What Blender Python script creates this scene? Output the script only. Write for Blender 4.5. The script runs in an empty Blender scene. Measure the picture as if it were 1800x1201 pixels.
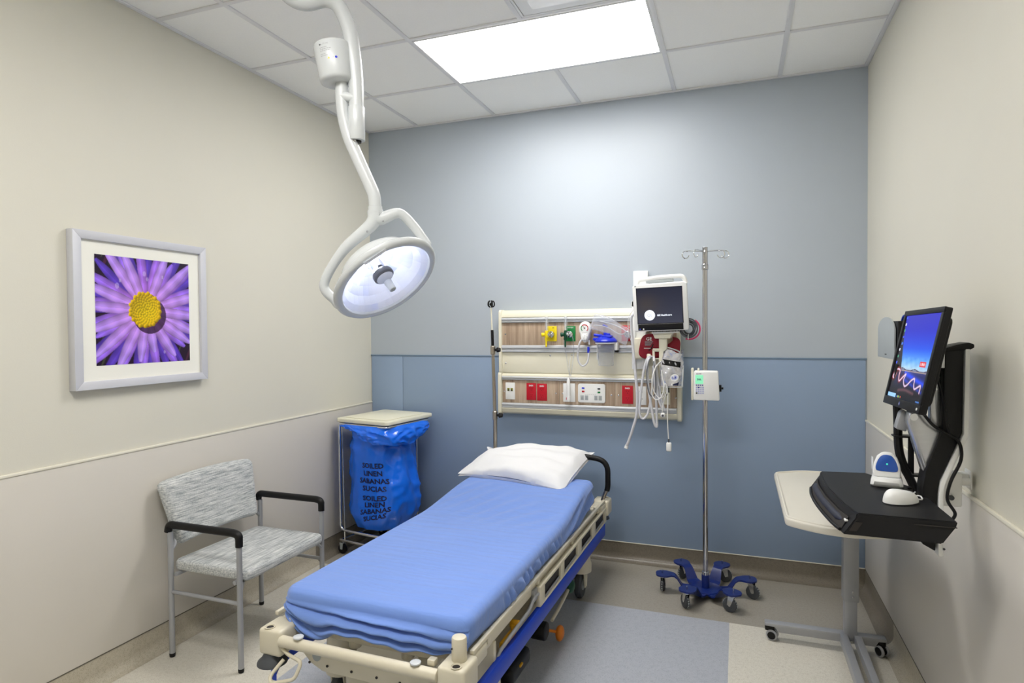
import bpy, bmesh, math, random
import numpy as np
from mathutils import noise as mnoise
from mathutils import Vector, Matrix, Quaternion
random.seed(7)
S = bpy.context.scene
COL = S.collection
PI = math.pi
V = Vector

# ------------------------------------------------------------------ materials
def lin(c):
    return tuple(((x/255.0)/12.92 if x/255.0 <= .04045 else ((x/255.0+.055)/1.055)**2.4) for x in c)

def mat(name, rgb, rough=.5, metal=0., bump=0., bscale=60., var=0., vscale=8., spec=.5, coat=0., emit=None, estr=0., alpha=1., sub=0., stretch=None, trans=0., ior=1.45, sheen=0.):
    m = bpy.data.materials.new(name); m.use_nodes = True
    nt = m.node_tree; b = nt.nodes['Principled BSDF']
    c = lin(rgb)
    b.inputs['Base Color'].default_value = (*c, 1)
    b.inputs['Roughness'].default_value = rough
    b.inputs['Metallic'].default_value = metal
    b.inputs['Specular IOR Level'].default_value = spec
    b.inputs['Coat Weight'].default_value = coat
    b.inputs['Alpha'].default_value = alpha
    b.inputs['IOR'].default_value = ior
    b.inputs['Transmission Weight'].default_value = trans
    b.inputs['Sheen Weight'].default_value = sheen
    if sub:
        b.inputs['Subsurface Weight'].default_value = sub
        b.inputs['Subsurface Radius'].default_value = (.02, .02, .02)
    tc = nt.nodes.new('ShaderNodeTexCoord')
    src = tc.outputs['Object']
    if stretch:
        mp = nt.nodes.new('ShaderNodeMapping'); mp.inputs['Scale'].default_value = stretch
        nt.links.new(src, mp.inputs['Vector']); src = mp.outputs['Vector']
    if var:
        n = nt.nodes.new('ShaderNodeTexNoise'); n.inputs['Scale'].default_value = vscale; n.inputs['Detail'].default_value = 5
        nt.links.new(src, n.inputs['Vector'])
        r = nt.nodes.new('ShaderNodeMapRange')
        r.inputs['From Min'].default_value = .25; r.inputs['From Max'].default_value = .75
        r.inputs['To Min'].default_value = 1-var; r.inputs['To Max'].default_value = 1+var
        nt.links.new(n.outputs['Fac'], r.inputs['Value'])
        mx = nt.nodes.new('ShaderNodeMix'); mx.data_type = 'RGBA'; mx.blend_type = 'MULTIPLY'
        mx.inputs['Factor'].default_value = 1
        mx.inputs[6].default_value = (*c, 1)
        nt.links.new(r.outputs['Result'], mx.inputs[7])
        nt.links.new(mx.outputs[2], b.inputs['Base Color'])
    if bump:
        n2 = nt.nodes.new('ShaderNodeTexNoise'); n2.inputs['Scale'].default_value = bscale; n2.inputs['Detail'].default_value = 4
        nt.links.new(src, n2.inputs['Vector'])
        bp = nt.nodes.new('ShaderNodeBump'); bp.inputs['Strength'].default_value = bump; bp.inputs['Distance'].default_value = .01
        nt.links.new(n2.outputs['Fac'], bp.inputs['Height'])
        nt.links.new(bp.outputs['Normal'], b.inputs['Normal'])
    if emit:
        b.inputs['Emission Color'].default_value = (*lin(emit), 1)
        b.inputs['Emission Strength'].default_value = estr
    return m

def mat_speckle(name, rgb, rgb2, rough=.35, scale=260., lo=.58, hi=.68, spec=.4):
    """sheet vinyl / quartz-like flooring: a base colour with fine darker flecks"""
    m = mat(name, rgb, rough, spec=spec)
    nt = m.node_tree; b = nt.nodes['Principled BSDF']; tc = nt.nodes['Texture Coordinate']
    n = nt.nodes.new('ShaderNodeTexNoise'); n.inputs['Scale'].default_value = scale; n.inputs['Detail'].default_value = 2
    nt.links.new(tc.outputs['Object'], n.inputs['Vector'])
    n3 = nt.nodes.new('ShaderNodeTexNoise'); n3.inputs['Scale'].default_value = scale*.25; n3.inputs['Detail'].default_value = 3
    nt.links.new(tc.outputs['Object'], n3.inputs['Vector'])
    add = nt.nodes.new('ShaderNodeMath'); add.operation = 'MULTIPLY_ADD'; add.inputs[1].default_value = .35
    nt.links.new(n3.outputs['Fac'], add.inputs[0]); 
    sc = nt.nodes.new('ShaderNodeMath'); sc.operation = 'MULTIPLY'; sc.inputs[1].default_value = .65
    nt.links.new(n.outputs['Fac'], sc.inputs[0]); nt.links.new(sc.outputs[0], add.inputs[2])
    r = nt.nodes.new('ShaderNodeMapRange'); r.inputs['From Min'].default_value = lo-.12; r.inputs['From Max'].default_value = hi
    nt.links.new(add.outputs[0], r.inputs['Value'])
    mx = nt.nodes.new('ShaderNodeMix'); mx.data_type = 'RGBA'
    mx.inputs[6].default_value = (*lin(rgb), 1); mx.inputs[7].default_value = (*lin(rgb2), 1)
    nt.links.new(r.outputs['Result'], mx.inputs['Factor']); nt.links.new(mx.outputs[2], b.inputs['Base Color'])
    return m

def mat_wood(name):
    m = mat(name, (176,152,128), .45)
    nt = m.node_tree; b = nt.nodes['Principled BSDF']; tc = nt.nodes['Texture Coordinate']
    mp = nt.nodes.new('ShaderNodeMapping'); mp.inputs['Scale'].default_value = (26, 4, 1.2)
    nt.links.new(tc.outputs['Object'], mp.inputs['Vector'])
    n = nt.nodes.new('ShaderNodeTexNoise'); n.inputs['Scale'].default_value = 1.6; n.inputs['Detail'].default_value = 7; n.inputs['Roughness'].default_value = .65
    nt.links.new(mp.outputs['Vector'], n.inputs['Vector'])
    cr = nt.nodes.new('ShaderNodeValToRGB')
    e = cr.color_ramp.elements
    e[0].position = .3; e[0].color = (*lin((150,128,108)), 1)
    e[1].position = .72; e[1].color = (*lin((208,190,168)), 1)
    k = cr.color_ramp.elements.new(.5); k.color = (*lin((182,160,138)), 1)
    nt.links.new(n.outputs['Fac'], cr.inputs['Fac']); nt.links.new(cr.outputs['Color'], b.inputs['Base Color'])
    return m

def mat_weave(name):
    """grey heathered upholstery: fine threads in two directions"""
    m = mat(name, (170,176,178), .85, sheen=.3)
    nt = m.node_tree; b = nt.nodes['Principled BSDF']; tc = nt.nodes['Texture Coordinate']
    facs = []
    for sc in ((110, 11, 190), (260, 260, 18), (16, 220, 220)):
        mp = nt.nodes.new('ShaderNodeMapping'); mp.inputs['Scale'].default_value = sc
        nt.links.new(tc.outputs['Object'], mp.inputs['Vector'])
        n = nt.nodes.new('ShaderNodeTexNoise'); n.inputs['Scale'].default_value = 1.; n.inputs['Detail'].default_value = 3
        nt.links.new(mp.outputs['Vector'], n.inputs['Vector']); facs.append(n)
    a = nt.nodes.new('ShaderNodeMath'); a.operation = 'MULTIPLY_ADD'; a.inputs[1].default_value = .38
    nt.links.new(facs[2].outputs['Fac'], a.inputs[0]); nt.links.new(facs[0].outputs['Fac'], a.inputs[2])
    a2 = nt.nodes.new('ShaderNodeMath'); a2.operation = 'MULTIPLY_ADD'; a2.inputs[1].default_value = .22
    nt.links.new(facs[1].outputs['Fac'], a2.inputs[0]); nt.links.new(a.outputs[0], a2.inputs[2])
    cr = nt.nodes.new('ShaderNodeValToRGB'); e = cr.color_ramp.elements
    e[0].position = .40; e[0].color = (*lin((122,128,131)), 1)
    e[1].position = .76; e[1].color = (*lin((224,224,221)), 1)
    k = e.new(.57); k.color = (*lin((181,185,186)), 1)
    dv = nt.nodes.new('ShaderNodeMath'); dv.operation = 'MULTIPLY'; dv.inputs[1].default_value = .72
    nt.links.new(a2.outputs[0], dv.inputs[0])
    nt.links.new(dv.outputs[0], cr.inputs['Fac']); nt.links.new(cr.outputs['Color'], b.inputs['Base Color'])
    bp = nt.nodes.new('ShaderNodeBump'); bp.inputs['Strength'].default_value = .25; bp.inputs['Distance'].default_value = .004
    nt.links.new(dv.outputs[0], bp.inputs['Height']); nt.links.new(bp.outputs['Normal'], b.inputs['Normal'])
    return m

def mat_sheet(name, rgb):
    """blue cotton sheet: fine weave and soft diagonal creases"""
    m = mat(name, rgb, .8, sheen=.25)
    nt = m.node_tree; b = nt.nodes['Principled BSDF']; tc = nt.nodes['Texture Coordinate']
    mp = nt.nodes.new('ShaderNodeMapping'); mp.inputs['Rotation'].default_value = (0, 0, math.radians(38)); mp.inputs['Scale'].default_value = (3, 22, 6)
    nt.links.new(tc.outputs['Object'], mp.inputs['Vector'])
    n = nt.nodes.new('ShaderNodeTexNoise'); n.inputs['Scale'].default_value = 1.; n.inputs['Detail'].default_value = 4
    nt.links.new(mp.outputs['Vector'], n.inputs['Vector'])
    n2 = nt.nodes.new('ShaderNodeTexNoise'); n2.inputs['Scale'].default_value = 900; nt.links.new(tc.outputs['Object'], n2.inputs['Vector'])
    b1 = nt.nodes.new('ShaderNodeBump'); b1.inputs['Strength'].default_value = .3; b1.inputs['Distance'].default_value = .03
    nt.links.new(n.outputs['Fac'], b1.inputs['Height'])
    b2 = nt.nodes.new('ShaderNodeBump'); b2.inputs['Strength'].default_value = .15; b2.inputs['Distance'].default_value = .001
    nt.links.new(n2.outputs['Fac'], b2.inputs['Height']); nt.links.new(b1.outputs['Normal'], b2.inputs['Normal'])
    nt.links.new(b2.outputs['Normal'], b.inputs['Normal'])
    return m

def mat_print(name, rough=.25, emit=0.):
    m = mat(name, (128,128,128), rough, spec=.15 if emit else .4)
    nt = m.node_tree; b = nt.nodes['Principled BSDF']
    a = nt.nodes.new('ShaderNodeVertexColor'); a.layer_name = 'Picture'
    if emit:
        b.inputs['Base Color'].default_value = (.004, .004, .005, 1)
        nt.links.new(a.outputs['Color'], b.inputs['Emission Color']); b.inputs['Emission Strength'].default_value = emit
    else:
        nt.links.new(a.outputs['Color'], b.inputs['Base Color'])
    return m

def mat_clear(name, rgb=(235,238,245), op=.25, rough=.15):
    m = bpy.data.materials.new(name); m.use_nodes = True
    nt = m.node_tree; nt.nodes.clear()
    o = nt.nodes.new('ShaderNodeOutputMaterial')
    t = nt.nodes.new('ShaderNodeBsdfTransparent'); t.inputs['Color'].default_value = (*lin((250,251,253)), 1)
    p = nt.nodes.new('ShaderNodeBsdfPrincipled'); p.inputs['Base Color'].default_value = (*lin(rgb), 1); p.inputs['Roughness'].default_value = rough
    lw = nt.nodes.new('ShaderNodeLayerWeight'); lw.inputs['Blend'].default_value = .35
    mr = nt.nodes.new('ShaderNodeMapRange'); mr.inputs['To Min'].default_value = op; mr.inputs['To Max'].default_value = min(1, op+.5)
    nt.links.new(lw.outputs['Facing'], mr.inputs['Value'])
    mx = nt.nodes.new('ShaderNodeMixShader')
    nt.links.new(mr.outputs['Result'], mx.inputs[0]); nt.links.new(t.outputs[0], mx.inputs[1]); nt.links.new(p.outputs[0], mx.inputs[2])
    nt.links.new(mx.outputs[0], o.inputs['Surface'])
    return m

M = dict(
    beige = mat('beige wall paint', (217,214,201), .55, bump=.04, bscale=220, var=.012, vscale=3),
    wains = mat('beige wall sheet', (212,207,198), .42, var=.012, vscale=3),
    darkt = mat('dark reveal strip', (92,88,78), .6, var=.02),
    cap = mat('cream trim strip', (232,228,212), .4, var=.01),
    blueup = mat('pale blue grey wall paint', (177,186,196), .42, bump=.03, bscale=220, var=.012, vscale=3),
    bluelo = mat('slate blue wall sheet', (142,162,189), .42, var=.015, vscale=3),
    bluecap = mat('slate blue trim strip', (116,139,164), .4, var=.01),
    ceil = mat('white ceiling tile', (251,251,249), .9, bump=.15, bscale=500, var=.02, vscale=120),
    tbar = mat('grey white ceiling grid', (228,228,230), .5, var=.01),
    white = mat('white powder coat', (204,208,210), .25, var=.008),
    ventw = mat('white vent enamel', (236,237,238), .4, var=.01),
    whitep = mat('white plastic', (236,237,236), .35, var=.008),
    tabletop = mat('grey beige laminate', (214,210,198), .4, var=.01),
    cream = mat('cream plastic', (232,228,208), .38, var=.01),
    creamb = mat('cream enamel', (214,207,186), .38, var=.02, vscale=20),
    alu = mat('brushed aluminium', (203,206,211), .38, metal=.25, var=.03, vscale=30, stretch=(.2,4,40)),
    steel = mat('polished steel', (205,207,210), .12, metal=1., var=.02),
    nickel = mat('brushed nickel', (172,164,152), .28, metal=1., var=.03),
    chrome = mat('chrome', (225,227,230), .08, metal=1., var=.01),
    polech = mat('stand chrome', (190,190,193), .07, metal=1., var=.02),
    silver = mat('satin silver arm', (196,198,203), .26, metal=.85, var=.04, vscale=20, stretch=(1,1,6)),
    greym = mat('silver grey enamel', (164,166,170), .42, metal=.25, var=.02, vscale=40),
    greyp = mat('grey plastic', (165,172,174), .45, var=.01),
    darkg = mat('charcoal rubber', (70,73,78), .55, var=.03),
    black = mat('black plastic', (13,13,15), .45, spec=.35, var=.04, bump=.05, bscale=400),
    blackt = mat('black textured tray', (19,19,22), .5, spec=.35, var=.05, vscale=60, bump=.08, bscale=700),
    navy = mat('dark navy foam', (40,44,58), .6, var=.03),
    red = mat('red outlet plastic', (190,14,38), .4, var=.02),
    redd = mat('dark red slot', (96,6,20), .5, var=.02),
    slot = mat('dark slot', (40,36,34), .6, var=.02),
    yellow = mat('yellow plastic', (238,214,20), .4, var=.02),
    green = mat('green plastic', (12,128,62), .4, var=.02),
    greend = mat('dark green plastic', (10,72,48), .4, var=.02),
    bluecl = mat('royal blue plastic', (28,50,205), .3, var=.03),
    blueb = mat('blue bumper vinyl', (18,62,186), .42, var=.02),
    ivblue = mat('navy blue enamel', (18,38,108), .3, var=.03, coat=.3),
    orange = mat('orange plastic', (214,120,20), .4, var=.03),
    amber = mat('amber plastic', (212,156,24), .4, var=.03),
    maroon = mat('maroon nylon', (138,14,36), .6, var=.06, vscale=30, bump=.2, bscale=300),
    pink = mat('pink tubing', (240,80,130), .4, var=.02),
    cableg = mat('grey cable jacket', (96,98,104), .45, var=.03),
    cablew = mat('white cable jacket', (226,226,224), .42, var=.02),
    hose = mat('pale grey hose', (206,207,212), .4, var=.02),
    foil = mat('silver foil', (222,223,230), .22, metal=.75, var=.05, bump=.8, bscale=24),
    pillow = mat('white cotton pillowcase', (230,231,234), .8, bump=.25, bscale=14, var=.008, sheen=.2),
    sheet = mat_sheet('blue cotton sheet', (112,145,216)),
    weave = mat_weave('grey heathered upholstery'),
    wood = mat_wood('taupe wood laminate'),
    fl_taupe = mat_speckle('taupe sheet flooring', (162,157,146), (140,134,123), .3, 300),
    skirt_shaded = mat_speckle('taupe skirting shaded in colour', (124,117,105), (104,97,86), .3, 300),  # floor taupe darkened to stand for weaker overhead light on the upright face
    skirtm = mat_speckle('beige flecked skirting', (188,181,164), (160,152,134), .35, 260),
    fl_blue = mat_speckle('blue grey sheet flooring', (176,180,188), (156,160,170), .3, 160),
    fl_white = mat_speckle('off white sheet flooring', (218,214,202), (190,184,170), .3, 260),
    frame = mat('silver picture frame', (208,209,216), .42, metal=.12, var=.02, stretch=(1,1,1)),
    matb = mat('white mat board', (240,239,230), .8, bump=.05, bscale=500),
    printm = mat_print('flower photograph', .22),
    screen = mat_print('computer screen', .2, 1.0),
    mscreen = mat_print('monitor screen glass', .15, 1.0),
    bag = mat('blue polythene bag', (14,112,246), .2, bump=.45, bscale=9, var=.08, vscale=5, spec=.6, coat=.3),
    ink = mat('dark blue black ink', (8,20,66), .5, var=.02),
    clear = mat_clear('clear plastic', op=.10),
    film = mat_clear('clear film', (228,232,242), op=.20, rough=.12),
    glass = mat_clear('lamp cover glass', (240,243,255), op=.04, rough=.03),
    reflector = mat('faceted reflector', (240,242,252), .16, metal=.45, var=.05, vscale=6, bump=.2, bscale=16),
    lcd = mat('green backlit display', (30,80,60), .3, emit=(150,240,190), estr=.75),
    led = mat('green indicator', (20,80,70), .3, emit=(60,240,190), estr=1.),
    keyb = mat('pale blue key', (180,186,222), .4, var=.02),
    keyd = mat('blue key', (60,70,150), .4, var=.02),
    gold = mat('brass jack', (150,150,60), .4, metal=.4, var=.05),
    grey2 = mat('light grey print', (160,162,166), .6, var=.02),
    scanblue = mat('blue scanner face', (22,82,176), .25, var=.03, coat=.4),
    linenlid = mat('ivory lid plastic', (232,229,208), .4, var=.015),
)
# lamps
M['diffuser'] = mat('lit ceiling diffuser', (250,250,250), .6, emit=(255,252,248), estr=14.5)
M['diffuser_unseen'] = mat('lit diffuser of unseen assumed panel', (250,250,250), .6, emit=(255,252,248), estr=18.)  # for the assumed panel out of view, stronger than the visible one
M['bulb'] = mat('lit halogen bulb', (255,255,255), .3, emit=(225,232,255), estr=60.)
M['logo'] = mat('lit white print', (200,205,215), .4, emit=(235,242,255), estr=.9)

# ------------------------------------------------------------------ mesh building
def spline(pts, n=8, closed=False):
    P = [V(p) for p in pts]; out = []
    N = len(P)
    rng = range(N if closed else N-1)
    for i in rng:
        if closed: a, b, c, d = P[(i-1) % N], P[i], P[(i+1) % N], P[(i+2) % N]
        else: a, b, c, d = P[max(i-1, 0)], P[i], P[i+1], P[min(i+2, N-1)]
        for k in range(n):
            t = k/n
            out.append(.5*((2*b) + (c-a)*t + (2*a-5*b+4*c-d)*t*t + (3*b-a-3*c+d)*t**3))
    if not closed: out.append(P[-1])
    return out

def fillet(pts, r, n=5, closed=False):
    """polyline with its corners rounded to radius r"""
    P = [V(p) for p in pts]; N = len(P); out = []
    for i in range(N):
        if not closed and i in (0, N-1): out.append(P[i]); continue
        a, b, c = P[i-1], P[i], P[(i+1) % N]
        d1, d2 = (a-b), (c-b); l = min(r, d1.length*.49, d2.length*.49)
        p, q = b+d1.normalized()*l, b+d2.normalized()*l
        for k in range(n+1):
            t = k/n; out.append(p*(1-t)**2 + b*2*t*(1-t) + q*t*t)
    return out

def rrect(w, h, r, n=4, cx=0, cy=0):
    o = []
    for sx, sy, a0 in ((1, 1, 0), (-1, 1, 90), (-1, -1, 180), (1, -1, 270)):
        for k in range(n+1):
            a = math.radians(a0+90*k/n)
            o.append((cx+sx*(w/2-r)+r*math.cos(a), cy+sy*(h/2-r)+r*math.sin(a)))
    return o

def basis(d, up=None):
    d = V(d).normalized(); up = V(up) if up else (V((0, 0, 1)) if abs(d.z) < .95 else V((0, 1, 0)))
    x = up.cross(d).normalized(); return x, d.cross(x), d

class MB:
    def __init__(s): s.bm = bmesh.new(); s.mats = [None]
    def mi(s, m):
        if m is None: return 0
        if m not in s.mats: s.mats.append(m)
        return s.mats.index(m)
    def _add(s, verts, faces, m=None):
        vs = [s.bm.verts.new(v) for v in verts]; k = s.mi(m)
        for f in faces:
            try: s.bm.faces.new([vs[i] for i in f]).material_index = k
            except ValueError: pass
        return vs
    def merge(s, b2, m=None):
        k = s.mi(m); b2.verts.index_update()
        vs = [s.bm.verts.new(v.co) for v in b2.verts]
        for f in b2.faces:
            s.bm.faces.new([vs[v.index] for v in f.verts]).material_index = k
        b2.free(); return s
    def box(s, a, b, bev=0., m=None, seg=2, R=None, piv=None):
        """box between two opposite corners; R turns it about piv (default its centre)"""
        a, b = V(a), V(b); lo = V([min(a[i], b[i]) for i in range(3)]); hi = V([max(a[i], b[i]) for i in range(3)])
        t = bmesh.new(); bmesh.ops.create_cube(t, size=1)
        for v in t.verts: v.co = V([(lo[i]+hi[i])/2 + v.co[i]*(hi[i]-lo[i]) for i in range(3)])
        if bev:
            bev = min(bev, .49*min(hi[i]-lo[i] for i in range(3)))
            bmesh.ops.bevel(t, geom=t.edges[:], offset=bev, segments=seg, affect='EDGES', profile=.5)
        if R is not None:
            p = V(piv) if piv is not None else (lo+hi)/2
            for v in t.verts: v.co = R @ (v.co-p) + p
        return s.merge(t, m)
    def prism(s, poly, o, ex, ey, depth, bev=0., m=None, seg=2):
        """polygon in the (ex, ey) plane at o, extruded along ex x ey by depth"""
        o, ex, ey = V(o), V(ex), V(ey); n = ex.cross(ey).normalized()
        t = bmesh.new()
        f = t.faces.new([t.verts.new(o+ex*p[0]+ey*p[1]) for p in poly])
        r = bmesh.ops.extrude_face_region(t, geom=[f])
        for g in r['geom']:
            if isinstance(g, bmesh.types.BMVert): g.co += n*depth
        bmesh.ops.recalc_face_normals(t, faces=t.faces[:])
        if bev:
            es = [e for e in t.edges if e.calc_face_angle(0) > .6]
            bmesh.ops.bevel(t, geom=es, offset=bev, segments=seg, affect='EDGES', profile=.5)
        return s.merge(t, m)
    def tube(s, pts, r, n=10, closed=False, cap=True, m=None, flat=1.):
        P = [V(p) for p in pts]; N = len(P); rs = r if isinstance(r, (list, tuple)) else [r]*N
        T = []
        for i in range(N):
            d = (P[(i+1) % N]-P[i-1]) if closed else (P[min(i+1, N-1)]-P[max(i-1, 0)])
            T.append(d.normalized() if d.length else V((0, 0, 1)))
        x, y, _ = basis(T[0]); verts = []
        for i in range(N):
            if i:
                q = T[i-1].rotation_difference(T[i]); x = q @ x
            x = (x - T[i]*x.dot(T[i])).normalized(); y = T[i].cross(x)
            for k in range(n):
                a = 2*PI*k/n; verts.append(P[i]+x*math.cos(a)*rs[i]+y*math.sin(a)*rs[i]*flat)
        F = []
        for i in range(N if closed else N-1):
            j = (i+1) % N
            for k in range(n): F.append((i*n+k, i*n+(k+1) % n, j*n+(k+1) % n, j*n+k))
        if cap and not closed: F.append(tuple(range(n))[::-1]); F.append(tuple((N-1)*n+k for k in range(n)))
        s._add(verts, F, m); return s
    def lathe(s, prof, o=(0, 0, 0), axis=(0, 0, 1), n=28, m=None, cap=True, sx=1., sy=1.):
        x, y, z = basis(axis); o = V(o); verts = []; F = []
        for r, h in prof:
            for k in range(n):
                a = 2*PI*k/n; verts.append(o+x*math.cos(a)*r*sx+y*math.sin(a)*r*sy+z*h)
        L = len(prof)
        for i in range(L-1):
            for k in range(n): F.append((i*n+k, i*n+(k+1) % n, (i+1)*n+(k+1) % n, (i+1)*n+k))
        if cap:
            if prof[0][0] > 1e-6: F.append(tuple(range(n))[::-1])
            if prof[-1][0] > 1e-6: F.append(tuple((L-1)*n+k for k in range(n)))
        s._add(verts, F, m); return s
    def cyl(s, a, b, r, r2=None, n=20, bev=0., m=None):
        a, b = V(a), V(b); h = (b-a).length; r2 = r if r2 is None else r2
        pr = [(r, 0), (r2, h)] if not bev else [(r-bev, 0), (r-bev*.3, bev*.3), (r, bev), (r2, h-bev), (r2-bev*.3, h-bev*.3), (r2-bev, h)]
        return s.lathe(pr, a, b-a, n, m)
    def ball(s, c, r, m=None, n=16, sc=(1, 1, 1)):
        t = bmesh.new(); bmesh.ops.create_uvsphere(t, u_segments=n, v_segments=max(6, n//2), radius=1)
        for v in t.verts: v.co = V(c)+V((v.co.x*r*sc[0], v.co.y*r*sc[1], v.co.z*r*sc[2]))
        return s.merge(t, m)
    def grid(s, f, nu, nv, cu=False, cv=False, m=None):
        verts = [f(i/(nu if cu else nu-1), j/(nv if cv else nv-1)) for i in range(nu) for j in range(nv)]
        F = []
        for i in range(nu if cu else nu-1):
            for j in range(nv if cv else nv-1):
                a, b = i, (i+1) % nu; c, d = j, (j+1) % nv
                F.append((a*nv+c, b*nv+c, b*nv+d, a*nv+d))
        s._add(verts, F, m); return s
    def text(s, body, o, ex, ey, size, m=None, depth=.0006, align='CENTER', warp=None, bold=0.):
        cu = bpy.data.curves.new('writing', 'FONT'); cu.body = body; cu.size = 1.; cu.align_x = align; cu.align_y = 'CENTER'
        cu.offset = bold; cu.resolution_u = 2
        ob = bpy.data.objects.new('writing', cu); COL.objects.link(ob)
        dg = bpy.context.evaluated_depsgraph_get(); me = bpy.data.meshes.new_from_object(ob.evaluated_get(dg))
        o, ex, ey = V(o), V(ex).normalized(), V(ey).normalized(); n = ex.cross(ey)
        vs = []
        for v in me.vertices:
            if warp: vs.append(warp(v.co.x*size, v.co.y*size))
            else: vs.append(o+ex*v.co.x*size+ey*v.co.y*size+n*depth)
        s._add(vs, [tuple(p.vertices) for p in me.polygons], m)
        bpy.data.objects.remove(ob); bpy.data.curves.remove(cu); bpy.data.meshes.remove(me); return s
    def xf(s, Mx):
        bmesh.ops.transform(s.bm, matrix=Mx, verts=s.bm.verts[:]); return s

WORLD = {}
def inv_of(o): return WORLD[o.name].inverted() if o is not None and o.name in WORLD else Matrix()

def build(name, mb, m=None, parent=None, local=False, angle=38, recalc=True, solid=0.):
    """link the collected shapes as ONE mesh object, a part of parent when given"""
    if m is not None: mb.mats[0] = m
    elif len(mb.mats) > 1:
        mb.mats.pop(0)
        for f in mb.bm.faces: f.material_index = max(0, f.material_index-1)
    if recalc: bmesh.ops.recalc_face_normals(mb.bm, faces=mb.bm.faces[:])
    if parent is not None and not local: mb.xf(inv_of(parent))
    me = bpy.data.meshes.new(name); mb.bm.to_mesh(me); mb.bm.free()
    for x in mb.mats: me.materials.append(x)
    me.polygons.foreach_set('use_smooth', [True]*len(me.polygons))
    me.set_sharp_from_angle(angle=math.radians(angle))
    o = bpy.data.objects.new(name, me); COL.objects.link(o)
    if parent is not None:
        o.parent = parent; WORLD[o.name] = WORLD.get(parent.name, Matrix())
    else: WORLD[o.name] = Matrix()
    return o

def thing(name, label, cat, loc=(0, 0, 0), rz=0., group=None):
    o = bpy.data.objects.new(name, None); COL.objects.link(o); o.empty_display_size = .05
    o.location = loc; o.rotation_euler = (0, 0, rz)
    WORLD[o.name] = Matrix.Translation(V(loc)) @ Matrix.Rotation(rz, 4, 'Z')
    o['label'] = label; o['category'] = cat; o['kind'] = 'thing'
    if group: o['group'] = group
    return o
def tag(o, label, cat, group=None):
    o['label'] = label; o['category'] = cat; o['kind'] = 'thing'
    if group: o['group'] = group
    return o
def struct(name, mb, m=None, parent=None, label=None, cat='room'):
    o = build(name, mb, m, parent)
    if parent is None:
        o['kind'] = 'structure'; o['category'] = cat
        if label: o['label'] = label
    return o

# ------------------------------------------------------------------ room
XL, XR, YB, YF, ZC = -.4214, 2.9041, 0., -5.3, 3.0213
T = .12
# floor: three colours of sheet vinyl meeting edge to edge
def floor_piece(x0, x1, y0, y1, m, mb): mb._add([(x0, y0, 0), (x1, y0, 0), (x1, y1, 0), (x0, y1, 0)], [(0, 1, 2, 3)], m)
fb = MB()
BX0, BX1, BY1 = .30, 2.16, -.695
floor_piece(XL, XR, BY1, YB, M['fl_taupe'], fb)
floor_piece(XL, BX0, YF, BY1, M['fl_white'], fb)
floor_piece(BX0, BX1, YF, BY1, M['fl_blue'], fb)
floor_piece(BX1, XR, YF, BY1, M['fl_white'], fb)
fl_slab = [(XL-T, YF-T, -T), (XR+T, YB+T, -.002)]
fb.box(*fl_slab, m=M['fl_taupe'])
struct('floor', fb, None, None, 'sheet vinyl floor with a blue grey bed bay, off white sides and a taupe band along the back wall', 'floor')
struct('wall_back', MB().box((XL-T, YB, -T), (XR+T, YB+T, ZC+T)), M['blueup'], None, 'pale blue grey wall behind the bed head', 'wall')
struct('wall_left', MB().box((XL-T, YF-T, -T), (XL, YB, ZC+T)), M['beige'], None, 'beige wall carrying the framed flower picture', 'wall')
struct('wall_right', MB().box((XR, YF-T, -T), (XR+T, YB, ZC+T)), M['beige'], None, 'beige wall carrying the computer workstation', 'wall')
struct('wall_front', MB().box((XL, YF-T, -T), (XR, YF, ZC+T)), M['beige'], None, 'beige wall opposite the bed head', 'wall')
struct('ceiling', MB().box((XL, YF, ZC+.004), (XR, YB, ZC+T)), M['ceil'], None, 'white suspended tile ceiling', 'ceiling')
# ceiling grid
G = .6096
g = MB()
hw = .012
xs = [k*G for k in range(0, 5)]; ys = [-.605-k*G for k in range(0, 8) if -.605-k*G > YF]
for x in xs: g.box((x-hw, YF+.023, ZC-.003), (x+hw, YB-.023, ZC+.004), .001)
for y in ys: g.box((XL+.023, y-hw, ZC-.0025), (XR-.023, y+hw, ZC+.004), .001)
struct('trim_1', g, M['tbar'], None, 'grey white tee bar grid of the ceiling', 'ceiling grid')
g = MB()
g.box((XL, YF, ZC-.004), (XL+.022, YB, ZC+.003), .001); g.box((XR-.022, YF, ZC-.004), (XR, YB, ZC+.003), .001)
g.box((XL+.022, YB-.022, ZC-.004), (XR-.022, YB, ZC+.003), .001); g.box((XL+.022, YF, ZC-.004), (XR-.022, YF+.022, ZC+.003), .001)
struct('trim_2', g, M['tbar'], None, 'wall angle strip round the ceiling edge', 'ceiling trim')
# wainscots and their caps
struct('trim_3', MB().box((XL, YF, .118), (XL+.007, -.006, .978), .001), M['wains'], None, 'beige wainscot sheet on the picture wall', 'wainscot')
struct('trim_4', MB().box((XL, YF, .978), (XL+.011, -.006, .990), .003), M['cap'], None, 'cream cap strip of the picture wall wainscot', 'trim')
struct('trim_5', MB().box((XR-.007, YF, .118), (XR, -.006, .978), .001), M['wains'], None, 'beige wainscot sheet on the workstation wall', 'wainscot')
struct('trim_6', MB().box((XR-.011, YF, .978), (XR, -.006, .990), .003), M['cap'], None, 'cream cap strip of the workstation wall wainscot', 'trim')
b = MB().box((XL+.008, -.006, .118), (-.1475, 0, 1.336), .001); b.box((-.1445, -.006, .118), (XR-.008, 0, 1.336), .001)
struct('trim_7', b, M['bluelo'], None, 'slate blue wainscot sheet behind the bed', 'wainscot')
struct('trim_8', MB().box((XL+.001, -.010, 1.336), (XR-.001, 0, 1.345), .002), M['bluecap'], None, 'slate blue cap strip behind the bed', 'trim')
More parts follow.
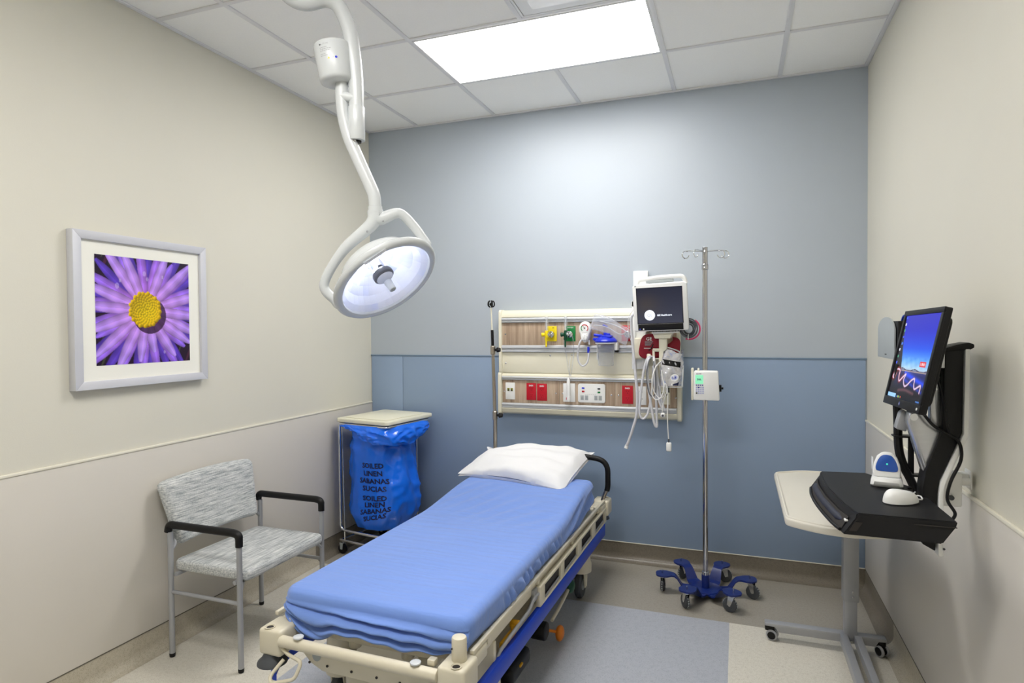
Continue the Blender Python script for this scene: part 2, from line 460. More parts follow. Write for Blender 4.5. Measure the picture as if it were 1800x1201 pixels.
# coved skirting in the flooring material, its taupe runs darkened for missing overhead light
def cove(h=.118, r=.05, t=.006, n=7):
    p = [(0, h), (t, h), (t, r+.001)]
    for k in range(1, n+1):
        A = PI + (PI/2)*k/n
        p.append((t+r+r*math.cos(A), r+r*math.sin(A)+.0008))
    p.append((0, .0008)); return p
P_ = cove()
def skirt(name, o, ex, ln, m, lab):
    return struct(name, MB().prism(P_, o, ex, (0, 0, 1), ln), m, None, lab, 'skirting')
# prism runs along ex x z
skirt('baseboard_back', (XR, 0, 0), (0, -1, 0), XR-XL, M['skirt_shaded'], 'taupe coved skirting under the slate blue wall')
skirt('baseboard_left', (XL, BY1, 0), (1, 0, 0), BY1-YF, M['skirtm'], 'off white coved skirting under the picture wall')
skirt('baseboard_left', (XL, 0, 0), (1, 0, 0), -BY1, M['skirt_shaded'], 'taupe coved skirting at the picture wall corner')
skirt('baseboard_right', (XR, YF, 0), (-1, 0, 0), BY1-YF, M['skirtm'], 'off white coved skirting under the workstation')
skirt('baseboard_right', (XR, BY1, 0), (-1, 0, 0), -BY1, M['skirt_shaded'], 'taupe coved skirting at the workstation wall corner')
struct('trim_10', MB().box((XL, YF, .116), (XL+.0085, -.006, .1205), .001), M['darkt'], None, 'dark reveal strip over the skirting of the picture wall', 'trim')
struct('trim_11', MB().box((XR-.0085, YF, .116), (XR, -.006, .1205), .001), M['darkt'], None, 'dark reveal strip over the skirting of the workstation wall', 'trim')
struct('trim_9', MB().box((XL+.008, -.009, .118), (XR-.008, 0, .123), .001), M['cap'], None, 'pale cap strip of the back skirting', 'trim')

# ------------------------------------------------------------------ ceiling lights and vent
def ceiling_light(x0, y1, label, m='diffuser'):
    y0 = y1-G; x1 = x0+2*G; i = .022
    t = thing('ceiling_light', label, 'light', ((x0+x1)/2, (y0+y1)/2, ZC-.004))
    f = MB()
    for a_, b_ in (((x0+.012, y0+.012), (x1-.012, y0+i)), ((x0+.012, y1-i), (x1-.012, y1-.012)), ((x0+.012, y0+i), (x0+i, y1-i)), ((x1-i, y0+i), (x1-.012, y1-i))):
        f.box((a_[0], a_[1], ZC-.006), (b_[0], b_[1], ZC+.003), .001)
    build('light_frame', f, M['ventw'], t)
    build('diffuser', MB().box((x0+i, y0+i, ZC-.004), (x1-i, y1-i, ZC+.002)), M[m], t)
    return t
ceiling_light(G, -.605, 'large lit white panel light set in the ceiling before the blue wall')
ceiling_light(G, -.605-4*G, 'assumed second lit panel light, out of view in the ceiling, helping light the room', 'diffuser_unseen')  # unseen assumed fixture behind the camera, added to help light the room
t = thing('ceiling_vent', 'square white air diffuser in the ceiling beside the lit panel light', 'vent', (1.524, -1.524, ZC-.004))
vx0, vx1, vy1, vy0 = 2*G+.014, 3*G-.014, -.605-G-.014, -.605-2*G+.014
f = MB()
for k, ins in enumerate((0,)):
    z0 = ZC-.005
    for a_, b_ in (((vx0+ins, vy0+ins), (vx1-ins, vy0+ins+.012)), ((vx0+ins, vy1-ins-.012), (vx1-ins, vy1-ins)), ((vx0+ins, vy0+ins+.012), (vx0+ins+.012, vy1-ins-.012)), ((vx1-ins-.012, vy0+ins+.012), (vx1-ins, vy1-ins-.012))):
        f.box((a_[0], a_[1], z0), (b_[0], b_[1], ZC+.003), .002)
build('vent_frame', f, M['ventw'], t)
build('vent_plate', MB().box((vx0+.016, vy0+.016, ZC-.005), (vx1-.016, vy1-.016, ZC+.003), .002).box((vx0+.075, vy0+.075, ZC-.016), (vx1-.075, vy1-.075, ZC-.0055), .006), M['ventw'], t)
EXAM_W, EXPOSURE = 7., 0.32

# ------------------------------------------------------------------ framed flower photograph
t = thing('framed_picture', 'silver framed photograph of a purple flower with a yellow centre', 'picture', (XL, -1.925, 1.285))
y0, y1, z0, z1, xf_, xw = -2.268, -1.585, 1.285, 1.962, XL+.040, XL+.001
f = MB(); w = .036
for q in ([(y0, z0), (y1, z0), (y1-w, z0+w), (y0+w, z0+w)], [(y1, z0), (y1, z1), (y1-w, z1-w), (y1-w, z0+w)], [(y1, z1), (y0, z1), (y0+w, z1-w), (y1-w, z1-w)], [(y0, z1), (y0, z0), (y0+w, z0+w), (y0+w, z1-w)]):
    f.prism(q, (xw, 0, 0), (0, 1, 0), (0, 0, 1), xf_-xw, .0015)
build('picture_frame', f, M['frame'], t)
build('mat_board', MB().box((xw, y0+w-.004, z0+w-.004), (XL+.026, y1-w+.004, z1-w+.004)), M['matb'], t)
def flower(n=230):
    u, v = np.meshgrid(np.linspace(0, 1, n), np.linspace(0, 1, n))       # u to the right, v downwards
    img = np.zeros((n, n, 3)); rng = np.random.default_rng(5)
    nz = np.zeros((n, n))
    for k in range(7):
        fx, fy = rng.uniform(4, 40, 2); nz += np.sin(fx*u*2+fy*v+rng.uniform(0, 6))*.5/(1+k*.3)
    img[:] = np.array((38, 22, 44)); img[nz > .9] = (62, 66, 48); img[nz < -1.1] = (70, 34, 60)
    cx, cy = .50, .49
    dx, dy = u-cx, v-cy; r = np.hypot(dx, dy); th = np.arctan2(-dy, dx)
    def petal(a, L, wd, c0, c1, crv=0.):
        d = (th-a+PI) % (2*PI)-PI
        s_ = r*np.sin(d)+crv*r*r; l = r*np.cos(d)
        q = np.clip(l/L, 0, 1); prof = wd*np.power(np.clip(np.sin(PI*np.power(q, .78)*.94+.10), 0, 1), .62)*(.55+.5*q)
        msk = (np.cos(d) > 0) & (l < L) & (np.abs(s_) < prof)
        e = np.abs(s_)/np.maximum(prof, 1e-6)
        sh = 1-.30*np.power(e, 3)+.02*np.sin(e*9)+.05*np.sin(l*40+a*7)
        col = np.array(c0)*(1-q[..., None])+np.array(c1)*q[..., None]
        side = np.where(s_ > 0, 1.04, .94)
        img[msk] = (col*(sh*side)[..., None])[msk]
    N = 19
    for k in range(N):                                                    # back row, deep violet
        petal(2*PI*(k+.5)/N+rng.uniform(-.07, .07), rng.uniform(.60, .8), .060, (88, 52, 176), (96, 66, 196), rng.uniform(-.1, .1))
    for k in range(N):
        petal(2*PI*k/N+rng.uniform(-.08, .08), rng.uniform(.56, .78), .062, (190, 118, 226), (146, 108, 240), rng.uniform(-.12, .12))
    for a, L in ((-.35, .62), (-.62, .60), (-.95, .56), (-1.35, .42), (-1.75, .5), (-2.1, .62), (-2.5, .66), (2.75, .62), (.25, .7), (.75, .72), (1.15, .62), (2.2, .7), (1.9, .6), (-.1, .6), (3.1, .6), (-2.8, .62)):
        petal(a+rng.uniform(-.04, .04), L, .066, (208, 146, 238), (182, 146, 250), rng.uniform(-.08, .08))
    rr = np.hypot(dx, dy*1.0)
    sh = (np.hypot(dx-.045, dy-.05) < .178) & (rr > .12)
    img[sh] = img[sh]*.30+np.array((40, 8, 40))*.5                        # dark underside of the disc, part of the picture
    img[rr < .168] = (150, 92, 10)
    for k in range(120):
        q = k/120; R_ = .165*math.sqrt(q); A = k*2.39996
        px, py = cx+R_*math.cos(A)-.004, cy+R_*math.sin(A)-.004; s_ = .0165+.005*q
        d2 = np.hypot(u-px, v-py); mk = d2 < s_
        c = np.array((246, 214, 22))*(1-q*.25)+np.array((226, 150, 12))*q*.25
        lit = 1.0-.45*np.clip(((u-px)+(v-py))/(2*s_)+.35, 0, 1)
        img[mk] = (c*lit[..., None])[mk]
    for px, py, s_ in ((.49, .14, .018), (.52, .19, .014), (.21, .27, .02), (.69, .16, .012), (.70, .90, .012), (.24, .22, .012)):
        d2 = np.hypot(u-px, (v-py)*.7); mk = d2 < s_
        img[mk] = img[mk]*.6+np.array((225, 215, 250))*.4
    return np.clip(img, 0, 255)
def picture_mesh(name, img, P00, ex, ey, w_, h_, m, parent):
    """a flat printed or shown picture: a fine grid whose corners carry the picture's colours"""
    n, k, _ = img.shape
    mb = MB(); P00, ex, ey = V(P00), V(ex), V(ey)
    mb.grid(lambda a_, b_: P00+ex*(a_*w_)-ey*(b_*h_), k, n)
    o = build(name, mb, m, parent, recalc=False)
    at = o.data.color_attributes.new('Picture', 'FLOAT_COLOR', 'POINT')
    c = img/255.; c = np.where(c <= .04045, c/12.92, ((c+.055)/1.055)**2.4)
    arr = np.ones((k, n, 4)); arr[..., :3] = c.transpose(1, 0, 2)
    at.data.foreach_set('color', arr.reshape(-1).astype(np.float32)); return o
picture_mesh('flower_print', flower(), (XL+.0268, -2.168, 1.868), (0, 1, 0), (0, 0, 1), .484, .483, M['printm'], t)

# ------------------------------------------------------------------ examination light
def exam_light():
    Hc = V((.965, -2.045, 1.725))                                         # centre of the lamp rim
    cr, cu, cf = V((.93943, .34264, .00751)), V((.0, .0, 1.)), V((-.34265, .93923, -.0201))
    cr, cu, cf = V((.8666, .4989, -.0086)), V((.0560, -.0801, .9952)), V((-.4957, .8629, .0973))
    nrm = (cr*.490 - cu*.700 - cf*.52).normalized()                       # the way the lamp faces
    mj = (cr*.819 + cu*.574); mj = (mj-nrm*mj.dot(nrm)).normalized()      # along the yoke pivots
    mn = nrm.cross(mj)
    t = thing('exam_light', 'white ceiling-hung examination light with its round lamp head lit above the bed', 'lamp', (.86, -1.99, ZC-.06))
    Q = lambda p: Hc+mj*p[0]+mn*p[1]+nrm*p[2]
    R = .209
    # head: dished housing with a broad soft rim
    prof = [(.0001, -.120), (.05, -.119), (.080, -.112), (.095, -.098), (.115, -.090), (.142, -.070), (.158, -.045), (.163, -.022), (.166, -.012), (.190, -.010), (.204, -.004), (.2095, .004), (.2085, .014), (.201, .022), (.190, .024), (.181, .020), (.178, .010)]
    build('lamp_housing', MB().lathe(prof, Hc, nrm, 64, cap=False), M['white'], t)
    build('rim_label', MB().prism([(-.045, -.008), (.045, -.008), (.045, .008), (-.045, .008)], Q((.02, -.193 if mn.z < 0 else .193, .0285)), mj, mn if mn.z > 0 else -mn, .0006), M['whitep'], t)
    refl = [(.178, .010), (.160, -.008), (.140, -.036), (.112, -.062), (.08, -.080), (.045, -.090), (.0001, -.092)]
    rf = MB().lathe(refl, Hc, nrm, 34, cap=False)
    rj = random.Random(11)
    for v_ in rf.bm.verts:
        if .02 < (v_.co-Hc-nrm*(v_.co-Hc).dot(nrm)).length < .155: v_.co += nrm*rj.uniform(-.004, .004)
    r_ = build('reflector', rf, M['reflector'], t, angle=5)
    bulb = MB().cyl(Q((0, 0, -.090)), Q((0, 0, -.05)), .020, m=M['chrome']); bulb.ball(Q((-.015, 0, -.036)), .016, M['bulb'], 14)
    build('halogen_bulb', bulb, None, t)
    sh = MB()
    sh.lathe([(.036, -.028), (.040, -.020), (.040, -.006), (.034, 0)], Hc, nrm, 30, m=M['black']).lathe([(.033, .0002), (.0001, .0004)], Hc, nrm, 30, m=M['whitep'])
    for k in range(3):
        A = 2*PI*k/3+.4; sh.cyl(Q((.03*math.cos(A), .03*math.sin(A), -.085)), Q((.033*math.cos(A), .033*math.sin(A), -.02)), .0035, n=8, m=M['chrome'])
    build('bulb_shield', sh, None, t)
    build('cover_glass', MB().lathe([(.178, .012), (.12, .016), (.06, .018), (.0001, .0185)], Hc, nrm, 48, cap=False), M['glass'], t)
    h = MB().cyl(Q((0, 0, .019)), Q((0, 0, .062)), .0155, .0135, 20, .003); h.cyl(Q((0, 0, .062)), Q((0, 0, .0635)), .008, m=M['greyp'])
    build('sterile_handle', h, M['white'], t)
    # yoke
    hub = V((.936, -2.06, 1.972)); upv = (hub-Hc); 
    pL, pR = Hc-mj*.186-nrm*.040, Hc+mj*.186-nrm*.040
    yk = MB(); top = hub+V((0, 0, -.005))
    for p, sgn in ((pL, -1), (pR, 1)):
        q1 = top+V((0, 0, -.035))+mj*sgn*.02
        up_ = (upv-mj*upv.dot(mj)).normalized()
        q2 = top.lerp(p, .50)+up_*.042+mj*sgn*.032; q3 = p+up_*.072+mj*sgn*.012; q4 = p+mj*sgn*.014
        path = spline([top, q1, q2, q3, q4, p+mj*sgn*.014-up_*.018], 9)
        n_ = len(path); rs = [.030-.012*min(1, k/(n_*.45)) for k in range(n_)]
        yk.tube(path, rs, 14)
        yk.cyl(p+mj*sgn*.014, p-mj*sgn*.03, .013, n=14); yk.ball(p+mj*sgn*.014-up_*.018, .0178, n=14)
    for k, d in enumerate(((-.035, 0), (.035, 0))):
        yk.ball(top+mj*d[0]+V((0, 0, -.052))-cf*.022, .004, M['greym'], 8)
    yk.lathe([(.024, -.03), (.026, 0), (.026, .016), (.021, .018)], hub, (0, 0, 1), 24)
    build('yoke', yk, M['white'], t)
    # lower bent arm with its hinge housing, then the drop arm and the ceiling boom
    lo = fillet([hub+V((0, 0, .01)), V((.934, -2.06, 2.03)), V((.834, -2.083, 2.26)), V((.816, -2.089, 2.36)), V((.816, -2.089, 2.46))], .10, 8)
    build('lower_arm', MB().tube(lo, .0235, 18), M['white'], t)
    bx_ = MB(); c0, c1 = V((.805, -2.10, 2.446)), V((.785, -2.10, 2.588)); ax = (c1-c0).normalized()
    L = (c1-c0).length
    bx_.lathe([(.050, 0), (.059, .006), (.062, .014), (.069, L-.012), (.067, L-.004), (.055, L), (.03, L+.004), (.0001, L+.005)], c0, ax, 32, sx=1.)
    # rating marks printed on the housing
    hx, _, _ = basis(ax, cr)
    def lab(x, z, rad=.0004):
        h_ = z; rr = .062+.007*(h_/L)+rad; A = x/rr
        d = (-cf*math.cos(A)+cr*math.sin(A)); d = (d-ax*d.dot(ax)).normalized()
        return c0+ax*h_+d*rr
    bx_.text('CAUTION', V(), cr, cu, .008, M['grey2'], warp=lambda x, y: lab(-.028+x, .120+y))
    for zz, ww in ((.107, .03), (.101, .045), (.095, .04), (.083, .022), (.077, .03)):
        for k in range(5): bx_._add([lab(-.045+ww*k/5, zz), lab(-.045+ww*(k+.8)/5, zz), lab(-.045+ww*(k+.8)/5, zz+.0022), lab(-.045+ww*k/5, zz+.0022)], [(0, 1, 2, 3)], M['grey2'])
    bx_._add([lab(-.046, .118), lab(-.040, .118), lab(-.040, .123), lab(-.0425, .121), lab(-.046, .126)], [(0, 1, 2, 3, 4)], M['black'])
    bx_._add([lab(-.018, .0645), lab(-.009, .0645), lab(-.0135, .072)], [(0, 1, 2)], M['yellow'])
    bx_._add([lab(.013+.0045*math.cos(2*PI*k/12), .0685+.0045*math.sin(2*PI*k/12)) for k in range(12)], [tuple(range(12))], M['bluecl'])
    bx_.text('CE', V(), cr, cu, .009, M['greym'], warp=lambda x, y: lab(.000+x, .0685+y))
    build('hinge_housing', bx_, M['white'], t)
    dp = fillet([V((.868, -2.072, 2.238)), V((.868, -2.070, 2.46)), V((.845, -2.075, 2.66)), V((.79, -2.09, 2.775)), V((.675, -2.13, 2.742)), V((.60, -2.16, 2.80)), V((.59, -2.165, 2.90))], .09, 8)
    d_ = MB().tube(dp, .0275, 18)
    d_.cyl(V((.868, -2.072, 2.36)), V((.868, -2.072, 2.236)), .0305, n=20, bev=.002)
    d_.cyl(V((.868, -2.08, 2.39)), V((.816, -2.095, 2.40)), .018, n=14)
    d_.cyl(V((.868, -2.072, 2.229)), V((.868, -2.072, 2.2365)), .017, n=16, m=M['black']); d_.ball(V((.866, -2.085, 2.232)), .010, M['steel'], 10)
    build('drop_arm', d_, M['white'], t)
    bm_ = MB().cyl((.59, -2.165, 2.85), (.59, -2.165, 2.925), .034, n=24, bev=.003)
    bm_.tube(fillet([(.59, -2.165, 2.885), (.86, -1.99, 2.885), (.86, -1.99, ZC-.06)], .06, 8), .03, 18)
    build('ceiling_boom', bm_, M['white'], t)
    build('ceiling_canopy', MB().lathe([(.045, -.14), (.06, -.13), (.12, -.03), (.13, -.012), (.13, -.006)], (.86, -1.99, ZC), (0, 0, 1), 40), M['white'], t)
    return Hc, nrm, Q((.010, .028, -.045))
EXAM_C, EXAM_N, EXAM_G = exam_light()

# ------------------------------------------------------------------ armchair
def armchair():
    t = thing('guest_armchair', 'grey upholstered steel armchair with black arm caps against the picture wall', 'chair', (-.10, -1.61, 0))
    xr, xf2 = -.30, .11; yn, yf = -1.90, -1.32
    def side(y, nm):
        z = .622
        build('leg', MB().tube([(xr, y, .018), (xr, y, z-.03)], .0125, 14), M['greym'], t)
        build('leg', MB().tube([(xf2, y, .018), (xf2, y, z-.035)], .0125, 14), M['greym'], t)
        for x in (xr, xf2): build('foot_glide', MB().cyl((x, y, .0005), (x, y, .02), .0125, .0135, 14, .003), M['black'], t)
        ar = fillet([(xf2, y, z-.055), (xf2, y, z-.004), (xf2-.03, y, z+.004), (xr-.005, y, z+.004), (xr-.012, y, z-.03)], .026, 6)
        rs = [.0165 if k < 2 else .0175 for k in range(len(ar))]
        build('armrest', MB().tube(ar, rs, 14, flat=1.), M['black'], t)
        build('side_rail', MB().tube([(xr, y, .31), (xf2, y, .31)], .009, 10), M['greym'], t)
    side(yn, 'near'); side(yf, 'far')
    fr = MB()
    for x, z in ((xf2-.03, .40), (xr+.03, .395)): fr.tube([(x, yn, z), (x, yf, z)], .010, 10)
    for y in (yn, yf): fr.tube(spline([(xf2, y, .36), (xf2-.004, y+(.02 if y < -1.6 else -.02), .388), (xf2-.03, y+(.05 if y < -1.6 else -.05), .40)], 5), .008, 8)
    for y in (yn+.10, yf-.10): fr.tube([(xr+.01, y, .395), (xf2-.03, y, .395)], .009, 8)
    build('seat_frame', fr, M['greym'], t)
    # cushion with rolled edges
    sp = [(p[0], p[1]) for p in rrect(xf2-xr+.035, yf-yn-.03, .035, 5)]
    sb = MB().prism(sp, ((xr+xf2)/2+.012, (yn+yf)/2, .403), (1, 0, 0), (0, 1, 0), .052, .018, seg=4)
    build('seat', sb, M['weave'], t)
    # backrest: wide pad, wider at the top, bowed round the back
    yc = (yn+yf)/2
    def bk(side_):
        def f(u, v):
            w0 = .255+.045*v
            ux = (u*2-1); x = -.288-.075*v; z = .515+.30*v
            e = max(0, abs(ux)-.86)/.14; ev = max(0, abs(v*2-1)-.84)/.16
            # rounded outline
            rad = min(1, math.hypot(e, ev)) if e > 0 and ev > 0 else max(e, ev)
            k = 1.0
            if e > 0 and ev > 0:
                m_ = math.hypot(e, ev); s_ = max(e, ev)/m_ if m_ > 0 else 1; e2 = e*s_; ev2 = ev*s_
                ux = math.copysign(.86+.14*e2, ux); vv = .5+math.copysign(.84+.16*ev2, v-.5)/2; z = .515+.30*vv; x = -.288-.075*vv; w0 = .255+.045*vv
            th = .024*math.sqrt(max(0, 1-max(e, ev)**2))+.004
            return V((x+side_*th - .012*(ux*ux-.3), yc+ux*w0, z+.022*(1-ux*ux)*(1 if v > .5 else 1)))
        return f
    bb = MB()
    n1, n2 = 44, 26
    F1, F2 = bk(1), bk(-1)
    bb.grid(F1, n1, n2); bb.grid(F2, n1, n2)
    bmesh.ops.remove_doubles(bb.bm, verts=bb.bm.verts[:], dist=.0005)
    # join the two shells round their edge
    es = [e for e in bb.bm.edges if e.is_boundary]
    try: bmesh.ops.bridge_loops(bb.bm, edges=es)
    except Exception: pass
    build('backrest', bb, M['weave'], t, angle=60)
    for y in (yn+.03, yf-.03):
        b2 = MB(); b2.tube(fillet([(xr, y+(-.03 if y < yc else .03), .50), (xr, y, .53), (-.315, y, .55), (-.352, y, .70)], .02, 4), .009, 8)
        build('back_frame', b2, M['greym'], t)
armchair()

# ------------------------------------------------------------------ soiled linen hamper and its bag
def hamper():
    t = thing('linen_hamper', 'chrome linen hamper stand with an ivory foot-pedal lid in the wall corner', 'hamper', (-.105, -.32, 0), math.radians(-9))
    Rz = Matrix.Rotation(math.radians(-9), 4, 'Z'); O = V((-.105, -.32, 0))
    H = lambda x, y, z: O+(Rz @ V((x, y, z)))
    hx, hy, zt = .215, .235, .90
    lid = MB()
    for (w_, h_, z0, z1, bv) in ((.455, .50, .908, .936, .006),):
        pl = rrect(w_, h_, .03, 5)
        lid.prism(pl, H(0, 0, z0), Rz @ V((1, 0, 0)), Rz @ V((0, 1, 0)), z1-z0, .007, seg=3)
    lid.prism(rrect(.37, .42, .03, 5), H(0, 0, .936), Rz @ V((1, 0, 0)), Rz @ V((0, 1, 0)), .004, .003)
    build('lid', lid, M['linenlid'], t)
    fr = MB(); r = .0095
    # two upright hoops joined at the top and by the base rails
    fr.tube(fillet([H(-hx, -hy+.01, zt-.005), H(-hx, -hy+.01, .165), H(hx, -hy+.01, .165), H(hx-.11, hy-.03, .165), H(hx-.11, hy-.03, zt-.005)], .05, 7), r, 12)
    fr.tube(fillet([H(-hx, hy-.03, zt-.005), H(-hx, hy-.03, .165), H(hx, hy-.03, .165)], .05, 7), r, 12)
    fr.tube([H(p[0], p[1], zt-.005) for p in rrect(2*hx, 2*hy-.02, .03, 4, 0, -.01)], r, 10, closed=True)
    build('hamper_frame', fr, M['chrome'], t)
    bs = MB()
    for y in (-hy+.01, hy-.03): bs.tube([H(-hx-.005, y, .095), H(hx+.005, y, .095)], r, 10)
    for x in (-hx, hx): bs.tube([H(x, -hy+.01, .095), H(x, hy-.03, .095)], r, 10)
    for x in (-hx+.035, hx-.035):
        for y in (-hy+.01, hy-.03): bs.tube(fillet([H(x, y, .165), H(x, y, .095), H(x+.025, y, .095)], .008, 3), .0045, 8)
    build('base_frame', bs, M['chrome'], t)
    build('pedal_rod', MB().tube([H(-hx+.028, -hy+.006, .90), H(-hx+.045, -hy+.004, .105)], .003, 8).cyl(H(-hx+.034, -hy+.005, .60), H(-hx+.0345, -hy+.005, .575), .0055, n=10), M['steel'], t)
    build('foot_pedal', MB().box(H(-.05, -hy-.03, .055), H(.05, -hy+.02, .065), .003), M['black'], t)
    for x in (-hx+.01, hx-.01):
        for y in (-hy+.02, hy-.04):
            c = MB().cyl(H(x, y, .087), H(x, y, .07), .010, n=12, m=M['steel'])
            for k in (-1, 1): c.prism([(-.018, 0), (.012, 0), (.006, -.045), (-.012, -.045)], H(x+.002, y+.014*k-.002, .078), Rz @ V((1, 0, 0)), V((0, 0, 1)), .003, m=M['greyp'])
            w_ = build('caster', c, None, t)
            build('wheel', MB().cyl(H(x-.004, y-.011, .0345), H(x-.004, y+.011, .0345), .034, n=24, bev=.005), M['black'], w_)
    # ---- the bag: hangs inside the frame, cuff folded over the rim
    def bag_pt(u, z):
        A = 2*PI*u; c, s_ = math.cos(A), math.sin(A)
        q = (z-.185)/(.90-.185)
        sup = (abs(c)**2.6+abs(s_)**2.6)**(-1/2.6)
        wx = .196+.030*math.exp(-((q-.30)/.24)**2)*(1.6 if c > 0 else .2)
        wy = .208
        wx *= 1-.16*max(0, (.18-q)/.18)**2; wy *= 1-.16*max(0, (.18-q)/.18)**2
        wr = .006*math.sin(11*A+6*q)+.005*math.sin(5*A-9*q+1)+.010*max(0, math.sin(3*A+7*q))*(1-q)
        wr *= (.35 if (-2.3 < (A-2*PI if A > PI else A) < -.9) else 1.)
        pinch = -.035*math.exp(-((q-.86)/.10)**2)*max(0, math.cos(A-.2))
        nv = V((c*1.1, s_*1.1, z*5.2)); cr_ = (1-abs(mnoise.noise(nv*2.1)))**3*.016-.010+mnoise.noise(nv*6.)*.0035
        if -2.2 < (A-2*PI if A > PI else A) < -.75 and q < .75: cr_ *= .4
        wr += cr_
        return H((wx+wr+pinch)*sup*c-.012, (wy+wr)*sup*s_-.014, z)
    bg = MB()
    zs = [.252+(.896-.252)*k/44 for k in range(45)]
    bg.grid(lambda u, v: bag_pt(u, .190+(.893-.190)*v), 110, 46, cu=True)
    # bottom
    def bot(u, v):
        p = bag_pt(u, .190); c = H(-.01, -.015, .182); q = p.lerp(c, v); q.z = .190-.010*math.sin(v*PI/2); return q
    bg.grid(bot, 110, 8, cu=True)
    # cuff
    def cuff(u, v):
        A = 2*PI*u; c, s_ = math.cos(A), math.sin(A); sup = (abs(c)**4+abs(s_)**4)**(-1/4)
        drop = .034+.10*max(0, math.cos(A+.45))**1.2+.010*math.sin(4*A+1)
        z = .897-drop*v+.010*mnoise.noise(V((c*3, s_*3, 4.)))*v; nv = V((c*1.5, s_*1.5, v*1.2)); fl = .004+.015*math.sin(v*PI*.85)*(1+1.1*max(0, math.cos(A+.5)))+((1-abs(mnoise.noise(nv*3.)))**3*.020-.011+mnoise.noise(nv*9.)*.004)*min(1, v*3)
        return H((.226+fl)*sup*c, (.238+fl)*sup*s_-.010, z)
    bg.grid(cuff, 160, 18, cu=True)
    fx, fz = Rz @ V((1, 0, 0)), V((0, 0, 1))
    def ontobag(A0, z0, shear=0.):
        def w_(x, y):
            A = 1.5*PI+A0+x/.205; Z = z0+y+shear*x
            p = bag_pt(A/(2*PI), Z); q = p-H(-.012, -.014, Z); q.normalize()
            return p+q*.0025
        return w_
    for k, s_ in enumerate(('SOILED', 'LINEN', 'SABANAS', 'SUCIAS')):
        bg.text(s_, V(), fx, fz, .046, M['ink'], warp=ontobag(.36, .628-.051*k), bold=.028)
    for k, s_ in enumerate(('SOILED', 'LINEN', 'SABANAS', 'SUCIAS')):
        bg.text(s_, V(), fx, fz, .045, M['ink'], warp=ontobag(.36, .412-.043*k, .05+.07*k), bold=.028)
    o = build('linen_bag', bg, M['bag'], None, angle=80, recalc=False)
    tag(o, 'blue plastic soiled linen bag hanging under the ivory lid', 'bag')
hamper()

